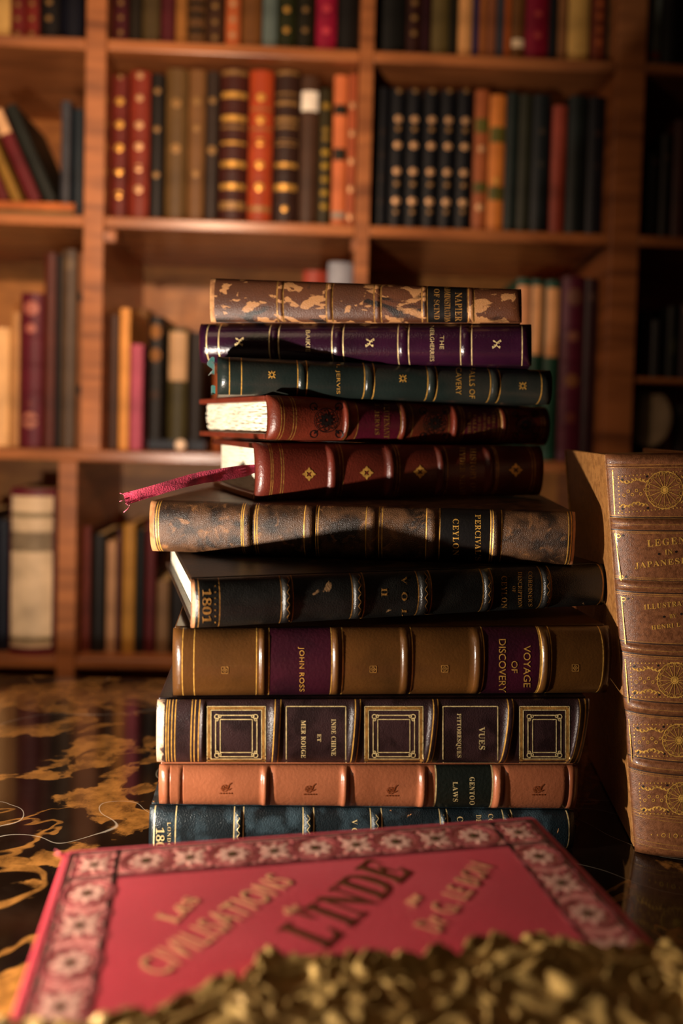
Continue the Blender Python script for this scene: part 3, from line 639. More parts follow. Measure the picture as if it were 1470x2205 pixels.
# 3 dark green
c3 = mat('dark_green_leather', '#1c2421', .3, col2='#33302a', scale=18, thr=(.45, .7), bump=.2, bscale=600, var=.25)
b = Book('old_book', 'dark green leather book with star stamps, third from the stack top', [(468, 849, .62), (1185, 871, .66), (1187, 797, .66), (468, 767, .62)], .15, .011, STK)
b.spine([c3, GOLD], spine_segs([494, 520, 641, 661, 785, 806, 921, 941, 1056, 1077, 1166], 2.6, 1), [(643, 659, .0014), (787, 804, .0014), (923, 939, .0014), (1058, 1075, .0014)])
b.boards(c3); b.pages(PAGES, .006)
f = Flat(); text_down(f, 'H. JERVIS', 727, 776, 848, 10, sf=False); text_down(f, 'FALLS OF', 1016, 790, 858, 12, sf=False); text_down(f, 'CAVERY', 987, 791, 850, 12, sf=False)
b.decal('title_lettering', f, GOLD)
f = Flat()
for x, y in ((585, 807), (867, 815), (1125, 831)):
    f.mark(); f.ring(x, y, 4.5, 2.2, 12)
    for k in range(4):
        a = math.pi / 4 + k * math.pi / 2; f.petal(x, y, a, 5, 11, 3.4); f.disc(x + 7 * math.cos(a + math.pi / 4), y + 7 * math.sin(a + math.pi / 4), 1.4, 6)
b.decal('gilt_tooling', f, GOLD)
# crumpled teal head cap and silk
teal = mat('teal_silk', '#1e5a54', .3, sheen=.4, bump=.3)
q = MB()
e0 = b.pt(.0, .78, .012)
q.grid(lambda a, c: b.pt(-.008 - .022 * math.sin(math.pi * a) * (.6 + .4 * math.sin(7 * c)), .96 - .42 * c + .04 * math.sin(9 * a), -.002 + .022 * a + .003 * math.sin(8 * c)), 12, 12)
q.grid(lambda a, c: b.pt(-.006 - .012 * math.sin(math.pi * a), .22 - .2 * c + .03 * math.sin(7 * a), .0 + .016 * a), 10, 6)
o = q.build('loose_silk', teal, b.root, True); tag(o, 'crumpled teal silk at the head')

# 4 red brown with floral tooling
c4 = mat('red_brown_leather', '#742c1c', .36, col2='#50200f', scale=30, thr=(.4, .7), bump=.3, bscale=700, var=.2)
crim = mat('crimson_label', '#521222', .35, bump=.2)
b = Book('old_book', 'red-brown leather book with rough page edges, fourth from the stack top', [(578, 947, .61), (1178, 959, .735), (1180, 877, .735), (578, 850, .61)], .155, .012, STK, bt=.0045)
b.spine([c4, GOLDD, crim], [(772, 862, 2), (1000, 1072, 2)] + spine_segs([606, 612, 632, 638, 748, 771, 863, 875, 889, 967, 994, 1000, 1073, 1079, 1095, 1166, 1172], 2, 1), [(741, 753, .0022), (864, 876, .0022), (974, 986, .0022), (1079, 1090, .0022)])
b.boards(c4); b.pages(PAGES, .006, .0011, 13)
f = Flat(); text_down(f, 'J. JERVIS', 811, 868, 936, 11); text_down(f, 'LIEUTENANT', 832, 862, 944, 12)
for t, x, y0, y1 in (('NARRATIVE', 1062, 884, 944), ('OF A', 1052, 898, 926), ('JOURNEY', 1042, 888, 938), ('TO THE', 1031.5, 897, 930), ('FALLS', 1021, 892, 934), ('OF THE', 1010, 888, 934)): text_down(f, t, x, y0, y1, 7)
b.decal('title_lettering', f, GOLDD)
f = Flat()
for x, y, r in ((702, 905, 26), (935, 912, 24), (1130, 915, 20)):
    f.mark()
    for k in range(8):
        a = k * math.pi / 4; f.petal(x, y, a, 3, r * .62, r * .3); f.ring(x + r * .68 * math.cos(a), y + r * .68 * math.sin(a), r * .2, 1.8, 10)
    f.ring(x, y, r, 1.6, 30)
    for dx in (-1, 1):
        for dy in (-1, 1): f.ring(x + dx * r * 1.05, y + dy * r * 1.15, r * .3, 2, 10); f.petal(x + dx * r * 1.05, y + dy * r * 1.15, math.atan2(-dy, -dx), 0, r * .5, 4)
b.decal('blind_tooling', f, BLACKT, .0003)

# 5 red brown, history
c5 = mat('russet_leather', '#66261a', .34, col2='#3e150c', scale=14, thr=(.42, .7), bump=.3, bscale=700, var=.25)
b = Book('old_book', 'russet leather book with gilt fleurons and ribbon marker, fifth from the stack top', [(550, 1079, .612), (1165, 1067, .70), (1168, 961, .70), (550, 953, .612)], .145, .012, STK, bt=.0045)
b5 = b
b.spine([c5, GOLDD], spine_segs([584, 588, 606, 611, 732, 739, 855, 861, 964, 1069, 1073, 1146, 1152], 2, 1), [(706, 727, .003), (834, 851, .003), (942, 957, .003), (1047, 1061, .003)])
b.boards(c5); b.pages(PAGES, .007)
f = Flat(); text_down(f, 'HISTORY OF', 1018, 965, 1060, 13); text_down(f, 'HYDER SHAH', 995, 962, 1066, 12)
b.decal('title_lettering', f, GOLDD)
f = Flat()
for x, y in ((665, 1021), (789, 1018), (904, 1016), (1110, 1012)):
    f.mark()
    for k in range(4):
        a = k * math.pi / 2; f.petal(x, y, a, 3, 15, 7); f.petal(x, y, a + .5, 5, 11, 3); f.petal(x, y, a - .5, 5, 11, 3); f.disc(x + 9 * math.cos(a + .78), y + 9 * math.sin(a + .78), 2, 7)
b.decal('gilt_tooling', f, GOLD)
# dark title piece on the turned-in upper board
q = MB(); q.grid(lambda a, c: b.pt(-.0035, .97 - .03 * c, .055 + .045 * a), 2, 1)
# ribbon marker
RB = mat('crimson_satin', '#d23c5c', .32, sheen=.5, bump=.5, bscale=900, var=.5, vscale=120)
q = MB()
path = [(560, 1006, .618), (530, 1013, .612), (500, 1018, .604), (470, 1023, .597), (440, 1027, .59), (405, 1035, .582), (370, 1045, .575), (330, 1057, .568), (295, 1067, .562), (268, 1075, .558)]
hw = [6, 12, 13, 13, 12.5, 12, 11.5, 11.5, 12, 12.5]
vs = []
for i, (x, y, Y) in enumerate(path):
    tw = .0015 * math.sin(i * 1.5)
    for k in range(5):
        t = k / 4 * 2 - 1; vs.append(P(x - 3 * t, y - hw[i] * t, Y + tw * t + .0012 * (1 - t * t)))
n_ = len(vs); off = Vector((0, .0004, 0)); vs += [v + off for v in vs]
fs = [(5 * i + k, 5 * i + k + 1, 5 * i + 6 + k, 5 * i + 5 + k) for i in range(len(path) - 1) for k in range(4)]
fs += [(a + n_, d + n_, c + n_, e + n_) for a, e, c, d in fs]
q.add(vs, fs)
for a, c in (((268, 1066), (258, 1062)), ((266, 1078), (257, 1080)), ((270, 1084), (276, 1088))):
    q.tube([P(a[0], a[1], .558), P((a[0] + c[0]) / 2, (a[1] + c[1]) / 2 - 1, .557), P(c[0], c[1], .557)], .00025, 4)
q.tube([P(272, 1086, .558), P(280, 1088, .557), P(275, 1096, .556), P(266, 1103, .556)], .0003, 4)
o = q.build('ribbon_marker', RB, b.root, True); tag(o, 'crimson satin ribbon marker hanging out')

# 6 brown calf Ceylon
c6 = mat('brown_calf', '#5a3c26', .36, col2='#24160d', scale=70, thr=(.42, .62), col3='#99683f', thr3=(.57, .75), scale3=110, bump=.6, bscale=1500, var=.3)
tan = mat('bare_tan_edge', '#b5794c', .55, col2='#7a4c2c', scale=60, bump=.4)
b = Book('old_book', 'large brown calf book with black label, sixth from the top of the stack', [(325, 1188, .605), (1234, 1218, .575), (1240, 1103, .575), (322, 1078, .605)], .22, .011, STK, taper=.06)
b.spine([c6, GOLD, blk, tan], [(318, 332, 3), (1233, 1245, 3), (948, 1055, 2)] + spine_segs([336, 341, 519, 524, 548, 553, 654, 679, 684, 787, 815, 822, 917, 946, 1056, 1061, 1080, 1224, 1230], 2.2, 1), [(521, 542, .0026), (655, 676, .0026), (789, 811, .0026), (918, 941, .0026), (1056, 1076, .0026)])
b.boards(c6); b.pages(PAGES)
f = Flat(); text_down(f, 'CEYLON', 981, 1117, 1196, 13, 1.25); text_down(f, "PERCIVAL'S", 1029, 1108, 1207, 13, 1.1)
b.decal('title_lettering', f, GOLD)

# 7 black, volume two
c7 = mat('black_morocco', '#12110f', .3, col2='#1d1c1a', scale=40, col3='#8a6a48', thr3=(.70, .72), scale3=60, bump=.35, bscale=1200, var=.3)
wht = mat('frayed_board_edge', '#b5aa9c', .7, col2='#4a3a2c', scale=40, thr=(.5, .6), bump=.8)
b = Book('old_book', 'black leather volume lying askew with pale page ends, directly under the brown calf book', [(412, 1355, .508), (1300, 1304, .586), (1303, 1215, .586), (412, 1248, .508)], .235, .009, STK, bt=.004)
b.spine([c7, GOLDD, tan], [(408, 420, 2)] + spine_segs([428, 473, 606, 631, 759, 785, 901, 929, 1040, 1061, 1166, 1186, 1296], 2.4, 1), [(608, 630, .0022), (761, 783, .0022), (903, 927, .0022), (1042, 1059, .0022), (1168, 1184, .0022)])
b.boards(mat('marbled_brown_board', '#120c08', .4, col2='#34210f', scale=60, thr=(.52, .62), bump=.3)); b.pages(PAGES, .005)
f = Flat(); text_down(f, '1801', 445, 1268, 1342, 19, .95); text_down(f, 'VOL', 870, 1240, 1328, 12, 2.2); text_down(f, 'II', 827, 1266, 1284, 12)
text_down(f, 'CEYLON', 1085, 1240, 1310, 12, 1.2); text_down(f, 'OF', 1106, 1262, 1275, 7); text_down(f, 'DESCRIPTION', 1119, 1231, 1308, 9); text_down(f, "CORDINER'S", 1141, 1230, 1306, 9)
for k in range(7): f.disc(463, 1262 + 13 * k, 2, 6)
b.decal('title_lettering', f, GOLDD)
f = Flat()
for x in (619, 772, 915, 1051, 1177):
    f.mark()
    pts = [(x + (3 if k % 2 else -3), (1238 if x < 700 else 1232 if x < 1000 else 1225) + 9 * k) for k in range(12 if x < 1000 else 9)]; f.path(pts, 1.5)
b.decal('gilt_tooling', f, GOLDD, .0004)

# 8 voyage of discovery
c8 = mat('tan_polished_calf', '#563414', .32, col2='#3c240c', scale=16, thr=(.4, .7), bump=.15, bscale=600, var=.2, coat=.2)
plum = mat('plum_label', '#340c1a', .35, col2='#250914', scale=20, bump=.25)
b = Book('old_book', 'thick tan calf book with two plum labels, fourth from the stack foot', [(372, 1502, .52), (1309, 1495, .552), (1315, 1350, .552), (372, 1355, .52)], .2, .012, STK, bt=.004)
b.spine([c8, GOLD, plum], [(580, 713, 2), (1043, 1162, 2)] + spine_segs([392, 417, 552, 579, 714, 738, 888, 1042, 1163, 1166, 1187, 1298], 2.4, 1), [(558, 574, .0018), (716, 734, .0018), (864, 884, .0018), (1020, 1039, .0018), (1167, 1184, .0018)])
b.boards(c8); b.pages(PAGES)
f = Flat(); text_down(f, 'JOHN ROSS', 648, 1393, 1489, 14, 1.1, False); text_down(f, 'DISCOVERY', 1081, 1376, 1491, 15, 1, False); text_down(f, 'OF', 1107, 1423, 1449, 13, 1, False); text_down(f, 'VOYAGE', 1134, 1390, 1480, 15, 1, False)
b.decal('title_lettering', f, GOLD)
f = Flat()
for x, y in ((484, 1443), (803, 1441), (957, 1440), (1238, 1438)):
    f.mark(); f.rect(x - 7, y - 7, x + 7, y + 7, 1.6, 2); f.path([(x - 5, y), (x, y - 5), (x + 5, y), (x, y + 5), (x - 5, y)], 1.6); f.disc(x, y, 2, 6)
b.decal('gilt_tooling', f, GOLDD)

# 9 picturesque views
c9 = mat('dark_brown_morocco', '#2e1c1d', .33, col2='#1d0f10', scale=60, bump=.4, bscale=1300, var=.25)
worn = mat('worn_pale_leather', '#c9a888', .5, col2='#3a251c', scale=110, thr=(.55, .62), bump=.8, bscale=250)
b = Book('old_book', 'dark brown book with gilt frames, third from the bottom of the stack', [(336, 1644, .515), (1247, 1647, .54), (1272, 1507, .54), (337, 1509, .515)], .2, .008, STK)
b.spine([c9, GOLD, worn], [(330, 352, 2), (1259, 1275, 2)] + spine_segs([357, 362, 369, 376, 411, 418, 427, 589, 601, 761, 772, 928, 938, 1088, 1099, 1242, 1254], 2.4, 1), [(430, 440, .0014), (580, 606, .0018), (751, 776, .0018), (918, 943, .0018), (1083, 1104, .0018), (1236, 1246, .0012)], nw=24)
b.boards(c9); b.pages(PAGES)
f = Flat(); f2 = Flat()
for x0, x1, k in ((446, 571, 1), (785, 910, 1), (1118, 1231, 1), (616, 744, 0), (953, 1071, 0)):
    y0, y1 = 1521, 1643; f.mark()
    if x0 > 1100: x1 -= 6
    if k:
        f2.mark(); f2.rect(x0 + 3, y0 + 3, x1 - 3, y1 - 4, 7.5); f.rect(x0, y0, x1, y1, 1.8); f.rect(x0 + 8, y0 + 8, x1 - 8, y1 - 9, 1.8)
        a0, a1, c0, c1_ = x0 + 17, x1 - 17, y0 + 19, y1 - 14
        f.rect(a0 + 5, c0 - 1, a1 - 5, c1_ + 1, 0.1, 1)
        f.line(a0 + 10, c0, a1 - 10, c0, 2); f.line(a0 + 10, c1_, a1 - 10, c1_, 2); f.line(a0 + 1, c0 + 10, a0 + 1, c1_ - 10, 2); f.line(a1 - 1, c0 + 10, a1 - 1, c1_ - 10, 2)
        f.rect(a0 + 11, c0 + 9, a1 - 11, c1_ - 9, 1.8)
        for cx in (a0 + 4, a1 - 4):
            for cy in (c0 + 3, c1_ - 3): f.ring(cx, cy, 5, 2, 12); f.ring(cx + (6 if cx < (a0 + a1) / 2 else -6), cy - 1, 3, 1.8, 8); f.ring(cx, cy + (6 if cy < (c0 + c1_) / 2 else -6), 3, 1.8, 8)
    else: f.rect(x0, y0, x1, y1, 2.2)
text_down(f, 'INDE CHINE', 718, 1548, 1627, 10); text_down(f, 'ET', 687, 1580, 1597, 8); text_down(f, 'MER ROUGE', 653, 1551, 1632, 10); text_down(f, 'VUES', 1037, 1565, 1614, 13); text_down(f, 'PITTORESQUES', 987, 1536, 1631, 11)
b.decal('gilt_tooling', f, PALEG); b.decal('gilt_border', f2, GOLDD, .0002)

# 10 gentoo laws
c10 = mat('light_tan_calf', '#98583a', .32, col2='#7c442a', scale=20, thr=(.45, .7), bump=.2, bscale=500, var=.15)
dg = mat('dark_green_label', '#10140f', .4, bump=.3)
b = Book('old_book', 'light tan calf book with dark green label, second from the bottom of the stack', [(342, 1734, .515), (1238, 1744, .542), (1245, 1650, .542), (342, 1650, .515)], .19, .007, STK, bt=.003)
b.spine([c10, PALEG, dg], [(940, 1058, 2)] + spine_segs([938, 1060], 3, 1), [(362, 366, -.0006), (390, 394, -.0006), (563, 578, .0022), (579, 584, -.0006), (735, 750, .0022), (752, 757, -.0006), (902, 919, .0022), (920, 925, -.0006), (1063, 1083, .0022), (1085, 1090, -.0006), (1222, 1226, -.0006)])
b.boards(c10); b.pages(PAGES)
f = Flat(); text_down(f, 'GENTOO', 1016, 1673, 1733, 11, 1.2); text_down(f, 'LAWS', 980, 1683, 1726, 11, 1.2)
b.decal('title_lettering', f, PALEG)
f = Flat()
for x, y in ((486, 1697), (667, 1699), (843, 1702), (1158, 1700)):
    f.mark()
    for k in range(5): f.disc(x - 12 + 6 * k, y + 11, 1.8, 6); f.petal(x, y + 6, -math.pi * (.15 + .17 * k), 3, 14, 2.5)
    f.ring(x - 3, y, 7, 1.5, 14); f.line(x + 2, y - 2, x + 12, y - 12, 2, 2)
b.decal('blind_tooling', f, mat('blind_tooling_tan', '#6e3418', .3), .0003)

# 11 black at the bottom
c11 = mat('worn_black_grained_leather', '#131b1f', .3, col2='#34444c', scale=60, thr=(.48, .66), col3='#c08a5c', thr3=(.69, .70), scale3=55, bump=.5, bscale=1100, var=.3)
zt = TT + .0315
BLp = PZ(318, 1846, TT + .0004); BRp = Vector((0, 0, 0))
TL = P(322, 1738, .515); BL = Vector((TL.x, TL.y, TT + .0005)); TR = P(1236, 1749, .541); BR = Vector((TR.x, TR.y, TT + .0005))
b = Book('old_book', 'worn black grained leather book at the bottom of the stack on the table', [BL, BR, TR, TL], .2, .008, STK)
b.spine([c11, PALEG, tan], spine_segs([331, 377, 503, 523, 652, 675, 798, 822, 948, 964, 1085, 1104, 1225], 2.6, 1), [(505, 521, .0018), (654, 673, .0018), (800, 820, .0018), (950, 962, .0018), (1087, 1102, .0018)])
b.boards(c11); b.pages(PAGES)
f = Flat(); text_down(f, '1801', 345, 1782, 1842, 18, .95); text_down(f, 'LONDON', 364, 1770, 1836, 8, 1.2); text_down(f, 'VOL', 763, 1764, 1812, 12, 1.8); text_down(f, 'CEYLON', 990, 1758, 1838, 13, 1.3); text_down(f, 'DESCRIPTION', 1030, 1754, 1842, 11); text_down(f, "CORDINER'S", 1056, 1752, 1842, 11)
for x in (513, 664, 811, 956, 1095): f.path([(x + (3 if k % 2 else -3), 1752 + 8 * k) for k in range(12)], 1.5)
b.decal('title_lettering', f, PALEG)

# ---------------------------------------------------------------- standing book at the side
cs = mat('brown_pigskin', '#7c4c2e', .36, col2='#5e361e', scale=400, thr=(.4, .65), bump=.35, bscale=1800, var=.12, coat=.15)
csd = mat('brown_band_groove', '#2a170c', .5)
BL = PZ(1369, 1838, TT + .0005); w_ = .069
BR = BL + Vector((math.cos(.10), -math.sin(.10), 0)) * w_
TL = P(1305, 978, BL.y + .018); TR = TL + Vector((math.cos(.10), -math.sin(.10), .045)) * w_
b = Book('standing_book', 'tall brown gilt-stamped leather book standing upright beside the stack', [BL, TL, TR, BR], .165, .010, None, bt=.004, lying=False)
bands = [(1117, 1141), (1253, 1276), (1391, 1411), (1517, 1541), (1643, 1667)]
hr = [1000, 1006, 1112, 1117, 1146, 1149, 1246, 1250, 1281, 1285, 1386, 1416, 1420, 1512, 1546, 1549, 1638, 1672, 1676, 1759, 1764, 1771, 1822, 1832]
b.spine([cs, GOLDD, csd], spine_segs([1115, 1143, 1251, 1278, 1389, 1413, 1515, 1543, 1641, 1669], 2.6, 2) + spine_segs(hr + [1129, 1265, 1401, 1529, 1655], 1.3, 1), [(a, c, .0030) for a, c in bands] + [(999, 1004, -.0006)], nw=26)
b.boards(mat('tan_cloth_board', '#a06c38', .5, bump=.6, bscale=900, var=.1, col2='#8a5a2c', scale=200)); b.pages(PAGEV)
f = Flat(); bk = Flat()
f.path([(1318, 1012), (1323, 1108)], 2.2); f.path([(1323, 1148), (1336, 1250)], 1.8); f.path([(1337, 1284), (1345, 1386)], 1.8)
f.path([(1345, 1419), (1351, 1512)], 1.8); f.path([(1353, 1548), (1359, 1638)], 1.8)
for px, y0, y1, xl in ((1430, 1018, 1096, 1331), (1452, 1428, 1501, 1357), (1461, 1560, 1628, 1364), (1468, 1686, 1752, 1376)):
    cy = (y0 + y1) / 2 + (-2 if y0 < 1100 else 0); R_ = (y1 - y0) / 2 + 1
    sl = -.085 if y0 < 1100 else 0
    for k in range(14):
        x = xl + 8 * k
        for y in (y0, y1): f.disc(x, y + sl * (x - px), 1.5, 7)
    for k in range(9): f.disc(xl - .5 + k * .5, y0 + (y1 - y0) * (k + .5) / 9 + sl * (xl - px), 1.5, 7)
    f.ring(px, cy, R_, 1.6, 36); f.ring(px, cy, 7, 2.2, 18); f.disc(px, cy, 5, 12)
    for k in range(16):
        a = k * math.pi / 8; f.line(px + 8 * math.cos(a), cy + 8 * math.sin(a), px + (R_ - 3) * math.cos(a), cy + (R_ - 3) * math.sin(a), 1.1, 3)
        aa = a + math.pi / 16; f.ring(px + (R_ - 3) * math.cos(aa), cy + (R_ - 3) * math.sin(aa), 5, 1, 6)
    for k in range(14):                       # the same beads beyond the rosette
        x = 2 * px - xl - 8 * k
        for y in (y0, y1): f.disc(x, y + sl * (x - px), 1.5, 7)
    for k in range(7):
        x = 2 * px - xl - 10 - 8 * k
        for dy in (-.3, .3): f.petal(x, (y0 + y1) / 2 + dy * (y1 - y0) + sl * (x - px), math.copysign(.8, dy), 0, 10, 3.5, 4); f.petal(x, (y0 + y1) / 2 + dy * (y1 - y0) + sl * (x - px), math.copysign(2.3, dy), 0, 9, 3, 4)
    for dy, s_ in ((-.5, 1), (.5, -1)):      # leafy sprays left of the rosette
        for k in range(7):
            x = xl + 10 + 8 * k; y = cy + dy * (y1 - y0) * .58 + sl * (x - px) + 3 * math.sin(k * 1.3)
            f.petal(x, y, -2.4 * s_, 0, 10, 3.5, 4); f.petal(x, y, -.7 * s_, 0, 9, 3, 4)
    for k in range(6): f.ring(xl + 12 + 9 * k, cy + sl * (xl + 12 + 9 * k - px) + 4 * (-1) ** k, 3, 1.3, 9)
    bk.mark()
    for x, y in ((xl + 8, y0 + 7), (px - R_ * .95, y0 + 5), (px - R_ * .9, y1 - 5), (xl + 9, y1 - 8)): bk.disc(x, y + sl * (x - px), 2.6, 8)
for x, y in ((1331, 1154), (1337, 1243), (1342, 1290)): f.ring(x, y, 4, 1.8, 12); bk.disc(x + 10, y - 1, 2.6, 8); f.disc(x + 19, y - 1, 1.2, 6)
bk.mark()
for x, y in ((1330, 1165), (1334, 1233), (1341, 1300), (1418, 1193), (1455, 1188), (1429, 1328), (1466, 1322)): bk.disc(x, y, 2.6, 8)
def tb(s, x0, y0, x1, y1, h, sp=1.15): text_box(f, s, x0, y0, x1 - x0, y1 - y0, (y1 - y0) / (x1 - x0) * h * .6, -h, sp)
tb('LEGEND', 1393, 1178, 1494, 1168, 15, 1.2); tb('IN', 1431, 1195, 1448, 1193, 11); tb('JAPANESE ART', 1366, 1226, 1530, 1208, 14, 1.15)
tb('ILLUSTRATED', 1386, 1313, 1500, 1301, 11); tb('BY', 1441, 1331, 1456, 1329, 8); tb('HENRI L. JOLY', 1402, 1357, 1512, 1345, 10, 1.1)
for k, t in enumerate('..O!O..'):
    x = 1402 + 13 * k; y = 1797 + k * .6
    f.ring(x, y, 4, 1.4, 10) if t == 'O' else f.disc(x, y, 1.6, 6) if t == '.' else f.line(x, y - 5, x, y + 5, 1.6, 2)
b.decal('gilt_tooling', f, GOLD, .00022); b.decal('dark_studs', bk, BLACKT, .0002)
bs = b
q = MB()   # gilt dentelle on the far edge of the side board
for k in range(40): 
    p_ = b.pt(.995 - .024 * k, -.002, b.W - .006); q.tube([p_, p_ + Vector((-.0004, 0, 0))], .0006, 6)
q.tube([b.pt(.995 - .024 * k, -.002, b.W - .002) for k in range(41)], .0006, 5)
q.build('gilt_edge_line', GOLD, b.root)

# ---------------------------------------------------------------- red book in front
FL = PZ(138, 1831, TT + .058); FR = PN(1150, 1757, FL, Vector((-.02, .03, 1)).normalized())
av = (FR - FL); Wd = av.length; av.normalize()
nv = Vector((-.02, .03, 1)).normalized(); bv = nv.cross(av); bv = bv if bv.y < 0 else -bv
LN = .215
def RP(a, c, h=0): return FL + av * a + bv * c + nv * h
def RQ(px, py, h=0):    # a picture position on the cover, in cover measures
    p_ = PN(px, py, FL + nv * h, nv) - FL; return p_.dot(av), p_.dot(bv)
rc = RP(Wd / 2, LN / 2); rc.z = TT
red = thing('red_book', (rc.x, rc.y, TT), 'big red cloth book with stamped floral border lying on the table before the stack', 'book')
REDC = mat('red_cloth', '#c02838', .40, col2='#cc3c48', scale=12, thr=(.45, .7), bump=.35, bscale=1500, var=.12, vscale=15, sheen=.06)
PINK = mat('stamped_salmon', '#e09084', .4, col2='#c86c66', scale=260, thr=(.5, .6), bump=.12, bscale=900, var=.2)
BRN = mat('stamped_black_rule', '#1c0d0e', .45, bump=.2)
SALG = mat('stamped_copper', '#eeb09c', .38, metal=.1, bump=.3, var=.3)
SCR = mat('stamped_dark_red', '#a44a4c', .45, bump=.2)
def rslab(z0, z1, a0, a1, c0, c1_, name, mt, rad=.004, bev=.0012):
    """slab with rounded corners; z0/z1 as heights on the cover plane or the table"""
    q = MB(); loop = []
    for (x, y, s0_) in ((a0 + rad, c0 + rad, math.pi), (a1 - rad, c0 + rad, 1.5 * math.pi), (a1 - rad, c1_ - rad, 0), (a0 + rad, c1_ - rad, .5 * math.pi)):
        for k in range(5): t = s0_ + k * math.pi / 8; loop.append((x + rad * math.cos(t), y + rad * math.sin(t)))
    k = len(loop)
    q.add([z0(x, y) for x, y in loop] + [z1(x, y) for x, y in loop], [tuple(range(k - 1, -1, -1)), tuple(range(k, 2 * k))] + [(i, (i + 1) % k, k + (i + 1) % k, k + i) for i in range(k)])
    return q.build(name, mt, red, bevel=bev)
onp = lambda h: (lambda x, y: RP(x, y, h))
def ont(h):
    def g(x, y): p_ = RP(x, y); p_.z = TT + h; return p_
    return g
rslab(onp(-.0035), onp(0), 0, Wd, 0, LN, 'cover_board', REDC)
rslab(ont(.0005), ont(.004), 0, Wd, 0, LN, 'cover_board', REDC)
rslab(ont(.0042), onp(-.0037), .004, Wd - .004, .005, LN - .006, 'page_block', PAGES, .001, .0002)
q = MB(); n = 10
def sp_(t, x, o):
    top = RP(x, LN, -.001); bot = RP(x, LN); bot.z = TT + .002; p_ = bot.lerp(top, t); return p_ + bv * (.010 * math.sin(math.pi * t) ** .7 - o)
for o_ in (0, .002): q.grid(lambda u_, v_: sp_(v_, Wd * u_, o_), 4, n)
q.build('spine', REDC, red, True)
def cover_decal(name, fl, mt, h, thick=0):
    vs = [RP(x, y, h) for x, y in fl.v]; 
    o = obj(name, vs, fl.f, mt, red)
    bm = bmesh.new(); bm.from_mesh(o.data)
    for f_ in bm.faces:
        f_.normal_update()
        if f_.normal.dot(nv) < 0: f_.normal_flip()
    if thick:
        r_ = bmesh.ops.extrude_face_region(bm, geom=bm.faces[:]); 
        for v in [g for g in r_['geom'] if isinstance(g, bmesh.types.BMVert)]: v.co += nv * thick
    bm.to_mesh(o.data); bm.free(); return o
# border panels, rules and rosettes
m0 = .0045; iw = RQ(245, 1893)[1]; iw = max(.018, min(.03, iw)); il = RQ(232, 1900)[0]; il = max(.027, min(.030, il)); ir = Wd - il
f = Flat()
def rectf(fl, a0, c0, a1, c1_): fl.poly([(a0, c0), (a1, c0), (a1, c1_), (a0, c1_)])
rectf(f, m0, m0, Wd - m0, iw); rectf(f, m0, iw, il, LN - m0); rectf(f, ir, iw, Wd - m0, LN - m0)
cover_decal('stamped_border', f, PINK, .0001)
f = Flat(); W1 = .0014
for y in (m0, iw): f.line(m0, y, Wd - m0, y, W1, 1)
f.line(m0, iw + .0022, Wd - m0, iw + .0022, W1 * .5, 1)
for x in (m0, il, ir, Wd - m0): f.line(x, m0, x, LN - m0, W1 * (1.2 if x in (il, ir) else 1), 1)
f.line(m0, m0 + .0025, Wd - m0, m0 + .0025, W1 * .6, 1); f.line(m0 + .0025, m0, m0 + .0025, LN, W1 * .6, 1); f.line(Wd - m0 - .0025, m0, Wd - m0 - .0025, LN, W1 * .6, 1)
cover_decal('black_rules', f, BRN, .0002, .00005)
OLIVE = mat('stamped_olive', '#4a3e1c', .4, metal=.2)
def cdec(name, fl, mt, h, thick, parent=None):
    o = cover_decal(name, fl, mt, h, thick)
    if parent is not None: o.parent = parent
    return o
def rosette(x, y, r, kind):
    f = Flat(); g_ = Flat(); h_ = Flat()
    if kind == 0:
        g_.ring(x, y, r, r * .10, 28); g_.ring(x, y, r * .82, r * .06, 26)
        for k in range(8): f.petal(x, y, k * math.pi / 4, r * .22, r * .7, r * .32, 6)
        for k in range(8): g_.ring(x + r * .58 * math.cos(k * math.pi / 4 + .39), y + r * .58 * math.sin(k * math.pi / 4 + .39), r * .07, r * .05, 7)
    else:
        for k in range(8): f.petal(x, y, k * math.pi / 4, r * .2, r * (.95 if k % 2 else .7), r * .3, 6); g_.ring(x + r * .82 * math.cos(k * math.pi / 4 + .39), y + r * .82 * math.sin(k * math.pi / 4 + .39), r * .13, r * .07, 8)
        for dx in (-1, 1):
            for dy in (-1, 1): g_.ring(x + dx * r * .75, y + dy * r * .75, r * .25, r * .1, 10)
    h_.disc(x, y, r * .17, 10); g_.ring(x, y, r * .26, r * .08, 12)
    o = cdec('stamped_rosette', f, SALG, .0002, .00015); cdec('scrollwork', g_, SCR, .00022, .0001, o); cdec('rosette_centre', h_, OLIVE, .0003, .0002, o)
hw_ = (iw - m0) / 2 * .9; cyb = (m0 + iw) / 2 + .001
n = 9; x0 = il + hw_ * 1.25; x1 = ir - hw_ * 1.25
for k in range(n): rosette(x0 + (x1 - x0) * k / (n - 1), cyb, hw_ * (1.05 if k % 2 == 0 else .95), k % 2)
for cx_ in ((m0 + il) / 2 + .001, (ir + Wd - m0) / 2 - .001):
    rosette(cx_, cyb, hw_ * .86, 1); k = 0; y = iw + .015
    while y < LN - .01: rosette(cx_, y, hw_, k % 2); y += hw_ * 2.3; k += 1
